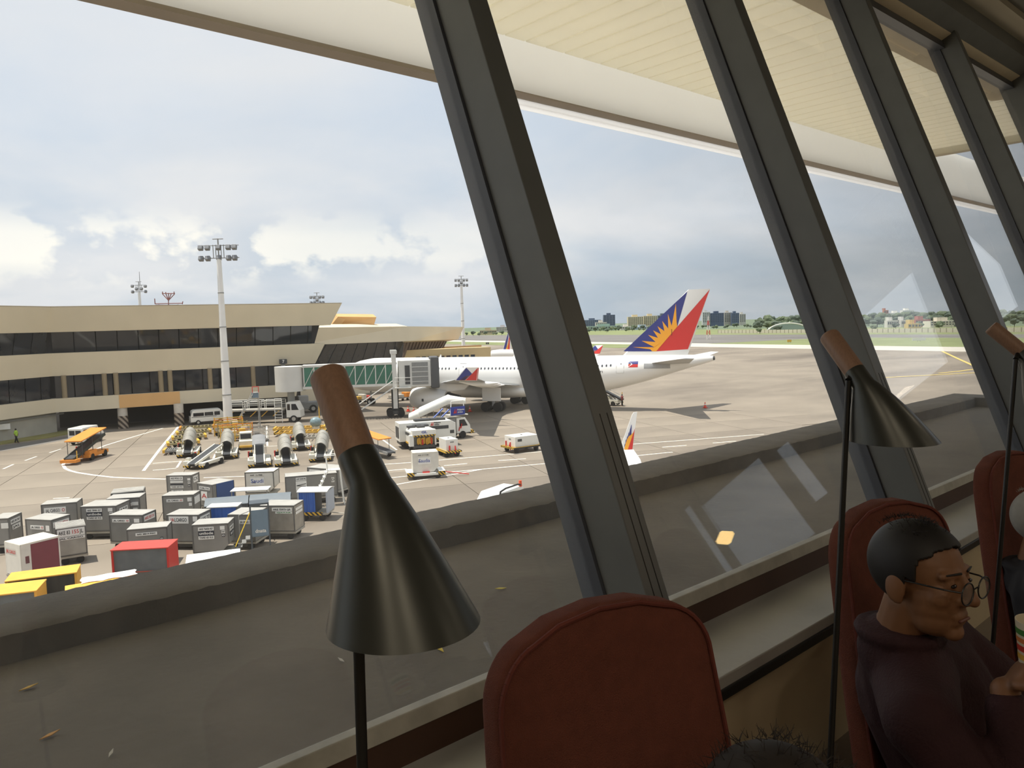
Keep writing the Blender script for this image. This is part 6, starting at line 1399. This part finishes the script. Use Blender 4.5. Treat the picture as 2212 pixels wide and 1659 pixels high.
# ground crew
def crew(label, u, v, f, vest, leg, stride=.2):
    c = gnd(u, v); f = Vector(f).normalized(); r = Vector((f.y, -f.x, 0)); z = Vector((0, 0, 1)); mb = MB()
    for s in (-1, 1): mb.capsule(c+r*s*.1+z*.88, c+r*s*.1+f*s*stride*.5+z*.48, .09, .07); mb.capsule(c+r*s*.1+f*s*stride*.5+z*.48, c+r*s*.1+f*s*stride+z*.08, .065, .05); mb.capsule(c+r*s*.1+f*s*stride+z*.05, c+r*s*.1+f*(s*stride+.16)+z*.05, .05, .045)
    mb.capsule(c+z*.95, c+z*1.4, .15, .17); mb.capsule(c+z*1.45, c+z*1.58, .06, .06); mb.ball(c+z*1.66, (.095, .085, .12)); 
    for s in (-1, 1): mb.capsule(c+r*s*.2+z*1.4, c+r*s*.27-f*s*.08+z*1.12, .055, .045); mb.capsule(c+r*s*.27-f*s*.08+z*1.12, c+r*s*.25+f*.08+z*.88, .04, .035)
    o = blob(mb, 'person', M('crew_skin', (120, 84, 60), .6), None, .03, 3); tag(o, label, 'person')
    vb = MB(); vb.capsule(c+z*.98, c+z*1.4, .185, .2)
    for s in (-1, 1): vb.capsule(c+r*s*.2+z*1.4, c+r*s*.25-f*s*.05+z*1.2, .08, .07)
    blob(vb, 'vest', vest, o, .03, 2); tb = MB()
    for s in (-1, 1): tb.capsule(c+r*s*.1+z*.9, c+r*s*.1+f*s*stride*.5+z*.48, .11, .09); tb.capsule(c+r*s*.1+f*s*stride*.5+z*.48, c+r*s*.1+f*s*stride+z*.1, .085, .07)
    blob(tb, 'trousers', leg, o, .03, 2); MB().ball(c+z*1.7, (.11, .1, .11), 12, 8).build('hair', m_hair, o, smooth=True)
crew('worker in a lime high visibility vest walking along the terminal wall', 36, 957, (.7, -.6, 0), M('vest_lime', (172, 206, 70), .7), m_dark, .25)
crew('worker with orange helmet beside the belt loader under the tail', 1344, 877, (-.7, .6, 0), M('vest_maroon', (130, 60, 60), .7), m_dark, .05)

# ------------------------------------------------------------------ far side of the airfield
m_panel_c = M('fence_panel', (206, 198, 178), .85, var=.1, scale=.4)
def fpt(n_, t_): q = ND*n_+TD*t_; return Vector((q.x, q.y, G))
fence = thing('boundary_fence', 'long pale concrete panel fence beyond the grass at right', 'fence', fpt(462, 0), math.atan2(TD.y, TD.x))
fm = MB().box(-1.75, 1.75, -.1, .1, 0, 2.7).mesh('fence_panel', m_panel_c); fpost = MB().box(-.2, .2, -.18, .18, 0, 2.85).mesh('fence_post', M('fence_post', (150, 142, 124), .85))
for k in range(44, 124):
    for me_, nm, dx in ((fm, 'fence_panel', 0), (fpost, 'fence_post', 2.0)):
        o = bpy.data.objects.new(nm, me_); COL.objects.link(o); o.parent = fence; o.location = (k*4.0+dx, 0, 0)
# trees: a few crown shapes reused
m_leaf = [M('leaf_%d' % i, c, .95, var=.3, scale=.6, bump=.6, bscale=2) for i, c in enumerate(((86, 98, 76), (98, 110, 84), (80, 92, 78)))]  # greyed, lightened leaf colours carry the distance haze
def crown_mesh(i):
    mb = MB()
    for k in range(9):
        a = random.uniform(0, 6.28); r = random.uniform(0, 2.6); mb.ball((r*math.cos(a), r*math.sin(a), 4.2+random.uniform(-1, 1.8)), (random.uniform(1.4, 2.4), random.uniform(1.4, 2.4), random.uniform(1.1, 1.9)), 9, 6)
    me = mb.mesh('crown', m_leaf[i % 3])
    for v in me.vertices: v.co += Vector((random.uniform(-.22, .22), random.uniform(-.22, .22), random.uniform(-.22, .22)))
    return me
crowns = [crown_mesh(i) for i in range(6)]; trunk_me = MB().tube((0, 0, 0), (0, 0, 4), .28, .16, 8).mesh('trunk', M('bark', (96, 84, 70), .9))
def tree(u, d, s, label, grp, i):
    q = atd(u, 700, d); t = thing('tree', label, 'tree', (q.x, q.y, G), random.uniform(0, 6), grp); t.scale = (s*1.15, s*1.15, s)
    o = bpy.data.objects.new('crown', crowns[i % 6]); COL.objects.link(o); o.parent = t
    o = bpy.data.objects.new('trunk', trunk_me); COL.objects.link(o); o.parent = t
i = 0
for row, (d0, d1, s0, s1) in enumerate(((560, 640, .55, .85), (680, 820, 1.1, 1.45), (860, 1000, 1.65, 2.05))):
    for k in range(46):
        u = 1640+k*14.2+random.uniform(-6, 6)
        if row == 0 and (k % 3): continue
        i += 1; tree(u, random.uniform(d0, d1), random.uniform(s0, s1), ['low tree just behind the pale boundary fence at right', 'dark tree in the belt behind the boundary fence at right', 'tall tree on the rear ridge at the right horizon'][row], ['trees by the fence', 'trees of the middle belt', 'trees on the rear ridge'][row], i)
for k in range(60):
    i += 1; u = 1010+k*10.6+random.uniform(-5, 5); tree(u, random.uniform(900, 1050), random.uniform(.45, .8), 'low hazy tree along the far field edge below the city', 'trees below the distant city', i)
for k in range(10):
    i += 1; tree(1270+k*17+random.uniform(-5, 5), random.uniform(1020, 1070), random.uniform(.8, 1.05), 'rounded tree in front of the distant pale green sheds', 'trees by the green sheds', i)
def city(label, u0, u1, vt, d, col, floors=0, cols_=0, winmat=None, glassy=False):
    a = atd(u0, 700, d); b = atd(u1, 700, d); top = atd((u0+u1)/2, vt, d).z; c = (a+b)/2; w = (b-a).length; h = heading(Vector((a.x, a.y, 0)), Vector((b.x, b.y, 0)))
    t = thing('city_building', label, 'building', (c.x, c.y, G), h); H = top-G
    B('tower', M('city_%d_%d_%d' % col, col, .3 if glassy else .8, var=.08, scale=.05), t, -w/2, w/2, 0, min(w*.4+2, 12), 0, H)
    B('roof_plant', M('city_%d_%d_%d' % col, col), t, -w*.2, w*.15, 4, 10, H, H+3)
    for i_ in range(floors):
        for j in range(cols_):
            x = -w/2+w*(j+.5)/cols_; z = H*.28+(H*.68)*(i_+.5)/floors; ww = w/cols_*.55; hh = H*.68/floors*.5
            B('window', winmat or m_awin, t, x-ww/2, x+ww/2, -.3, .1, z-hh/2, z+hh/2)
    return t
cp = lambda d: d
ht = city('cream balconied hotel block left of the airliner tail', 1357, 1390, 684, 1150, (214, 200, 168), 6, 8)
city('cream balconied hotel block, right half behind the tail', 1391, 1420, 682, 1160, (214, 200, 168), 6, 7)
city('blue grey slab beside the hotel at the tail', 1421, 1445, 681, 1200, (112, 120, 132), 4, 4, glassy=True)
city('dark blue glass tower left of the hotel', 1304, 1329, 680, 1300, (92, 104, 126), 6, 4, M('tower_glass', (70, 82, 104), .2), True)
city('wide blue office block at the left of the skyline', 1262, 1298, 691, 1350, (110, 122, 140), 4, 8, M('tower_glass', (70, 82, 104), .2), True)
city('low cream house with dark windows below the glass tower', 1287, 1311, 696, 1150, (208, 202, 190), 2, 6)
city('long pale green hangar shed below the skyline', 1268, 1345, 704, 1090, (158, 178, 166), 1, 12)
city('white roofed shed in front of the hotel', 1340, 1366, 705, 1080, (222, 216, 204), 1, 6)
city('pale blue shed right of the white roofed one', 1366, 1412, 706, 1075, (188, 200, 206), 1, 9)
city('white tower just right of the tail', 1518, 1534, 674, 1250, (204, 204, 200), 6, 4)
city('dark blue office slab right of the tail', 1535, 1564, 676, 1250, (82, 98, 124), 5, 6, M('tower_glass', (70, 82, 104), .2), True)
city('beige twin tower between two blue slabs', 1565, 1581, 675, 1270, (196, 190, 180), 6, 4)
city('blue slab second from the right of the skyline', 1581, 1597, 676, 1260, (92, 108, 132), 5, 4, M('tower_glass', (70, 82, 104), .2), True)
city('pale tower at the right end of the skyline', 1598, 1611, 678, 1280, (206, 202, 194), 6, 3)
city('white hilltop building above the tree belt at right', 1950, 1974, 670, 1150, (226, 224, 216), 2, 6)
city('low white wing of the hilltop building', 1924, 1950, 675.5, 1160, (226, 224, 216), 1, 6)
city('small brick red block on the tree line', 1909, 1919, 670, 1160, (180, 120, 96), 3, 2)
city('yellow house behind the boundary fence', 1962, 1990, 699, 600, (214, 186, 120), 1, 4)
city('red roofed houses above the yellow house', 1978, 2010, 690, 680, (176, 110, 96), 1, 6)
city('long white viaduct building behind the fence at right', 2010, 2075, 693, 640, (222, 214, 196), 2, 10)
city('white roofed low shed between the trees', 1917, 1940, 692, 690, (216, 212, 204), 1, 5)
city('white roofed shed beside the yellow house', 1947, 1962, 691, 690, (216, 212, 204), 1, 4)
city('distant pale apartment row left of the near mullion', 1072, 1100, 706, 1250, (196, 190, 190), 2, 8)
city('distant low tan terminal roof at left of the mullion', 1036, 1072, 713, 1000, (190, 176, 150), 1, 10)
# arched pale roof
ar = thing('arched_hall', 'pale arched hall roof left of the second mullion', 'building', atd(1705, 712, 620)); a0 = Vector(ar.location); ar.location.z = G; a0.z = G
mb = MB(); pts = [(atd(1660+90*k/12, 712-(14*math.sin(PI*k/12)**.6 if 0 < k < 12 else 0), 620)-a0) for k in range(13)]
mb.path(pts, .5, 6); mb.build('arch_rib', m_white, ar); MB().loft([[Vector((p.x, p.y, p.z-.6)), Vector((p.x+14, p.y+10, p.z-.6)), Vector((p.x+14, p.y+10, 0)), Vector((p.x, p.y, 0))] for p in pts]).build('hall', M('hall_green', (150, 166, 160), .7), ar)
# lattice radio tower, red and white
lt = thing('radio_tower', 'red and white lattice radio tower right of the airliner tail', 'tower', Vector((atd(1530, 700, 470).x, atd(1530, 700, 470).y, G))); Ht = atd(1530, 682, 470).z-G
for k in range(5):
    z0_, z1_ = Ht*k/5, Ht*(k+1)/5; r0_, r1_ = 1.6*(1-k/5.5), 1.6*(1-(k+1)/5.5); mb = MB()
    for a in range(4):
        c0 = Vector((r0_*math.cos(a*PI/2), r0_*math.sin(a*PI/2), z0_)); c1_ = Vector((r1_*math.cos(a*PI/2), r1_*math.sin(a*PI/2), z1_)); b1_ = Vector((r1_*math.cos((a+1)*PI/2), r1_*math.sin((a+1)*PI/2), z1_))
        mb.tube(c0, c1_, .12, .12, 5); mb.tube(c0, b1_, .08, .08, 5)
    mb.build('lattice_section', m_ared if k % 2 else m_white, lt)
for k in range(16):
    u = 1865+k*21+random.uniform(-5, 5); q = atd(u, 700, 590); t = thing('lamp_post', 'thin pale lamp post behind the boundary fence at right', 'post', (q.x, q.y, G), 0, 'posts behind the fence'); MB().tube((0, 0, 0), (0, 0, random.uniform(8, 13)), .12, .08, 6).build('post_shaft', m_grey, t)
# taxiway sign boards
for u, v, lb_ in ((1053, 742, 'small black taxiway sign with letter G left of the near mullion'), (1705, 738, 'small yellow taxiway marker board left of the second mullion'), (1985, 735, 'white taxiway marker board lying on the grass at right')):
    q = gnd(u, v+3); t = thing('taxiway_sign', lb_, 'sign', q, rad(-41)); B('board', m_black if u < 1100 else (m_yel if u < 1800 else m_white), t, -1.0 if u < 1800 else -3, 1.0 if u < 1800 else 3, -.1, .1, .5, 1.6); B('leg', m_grey, t, -.6, -.5, -.05, .05, 0, .5); B('leg', m_grey, t, .5, .6, -.05, .05, 0, .5)
    if u < 1100: lettering('G', m_white, t, frame((0, -.12, 1.05), (1, 0, 0), (0, 0, 1)), 1.0)
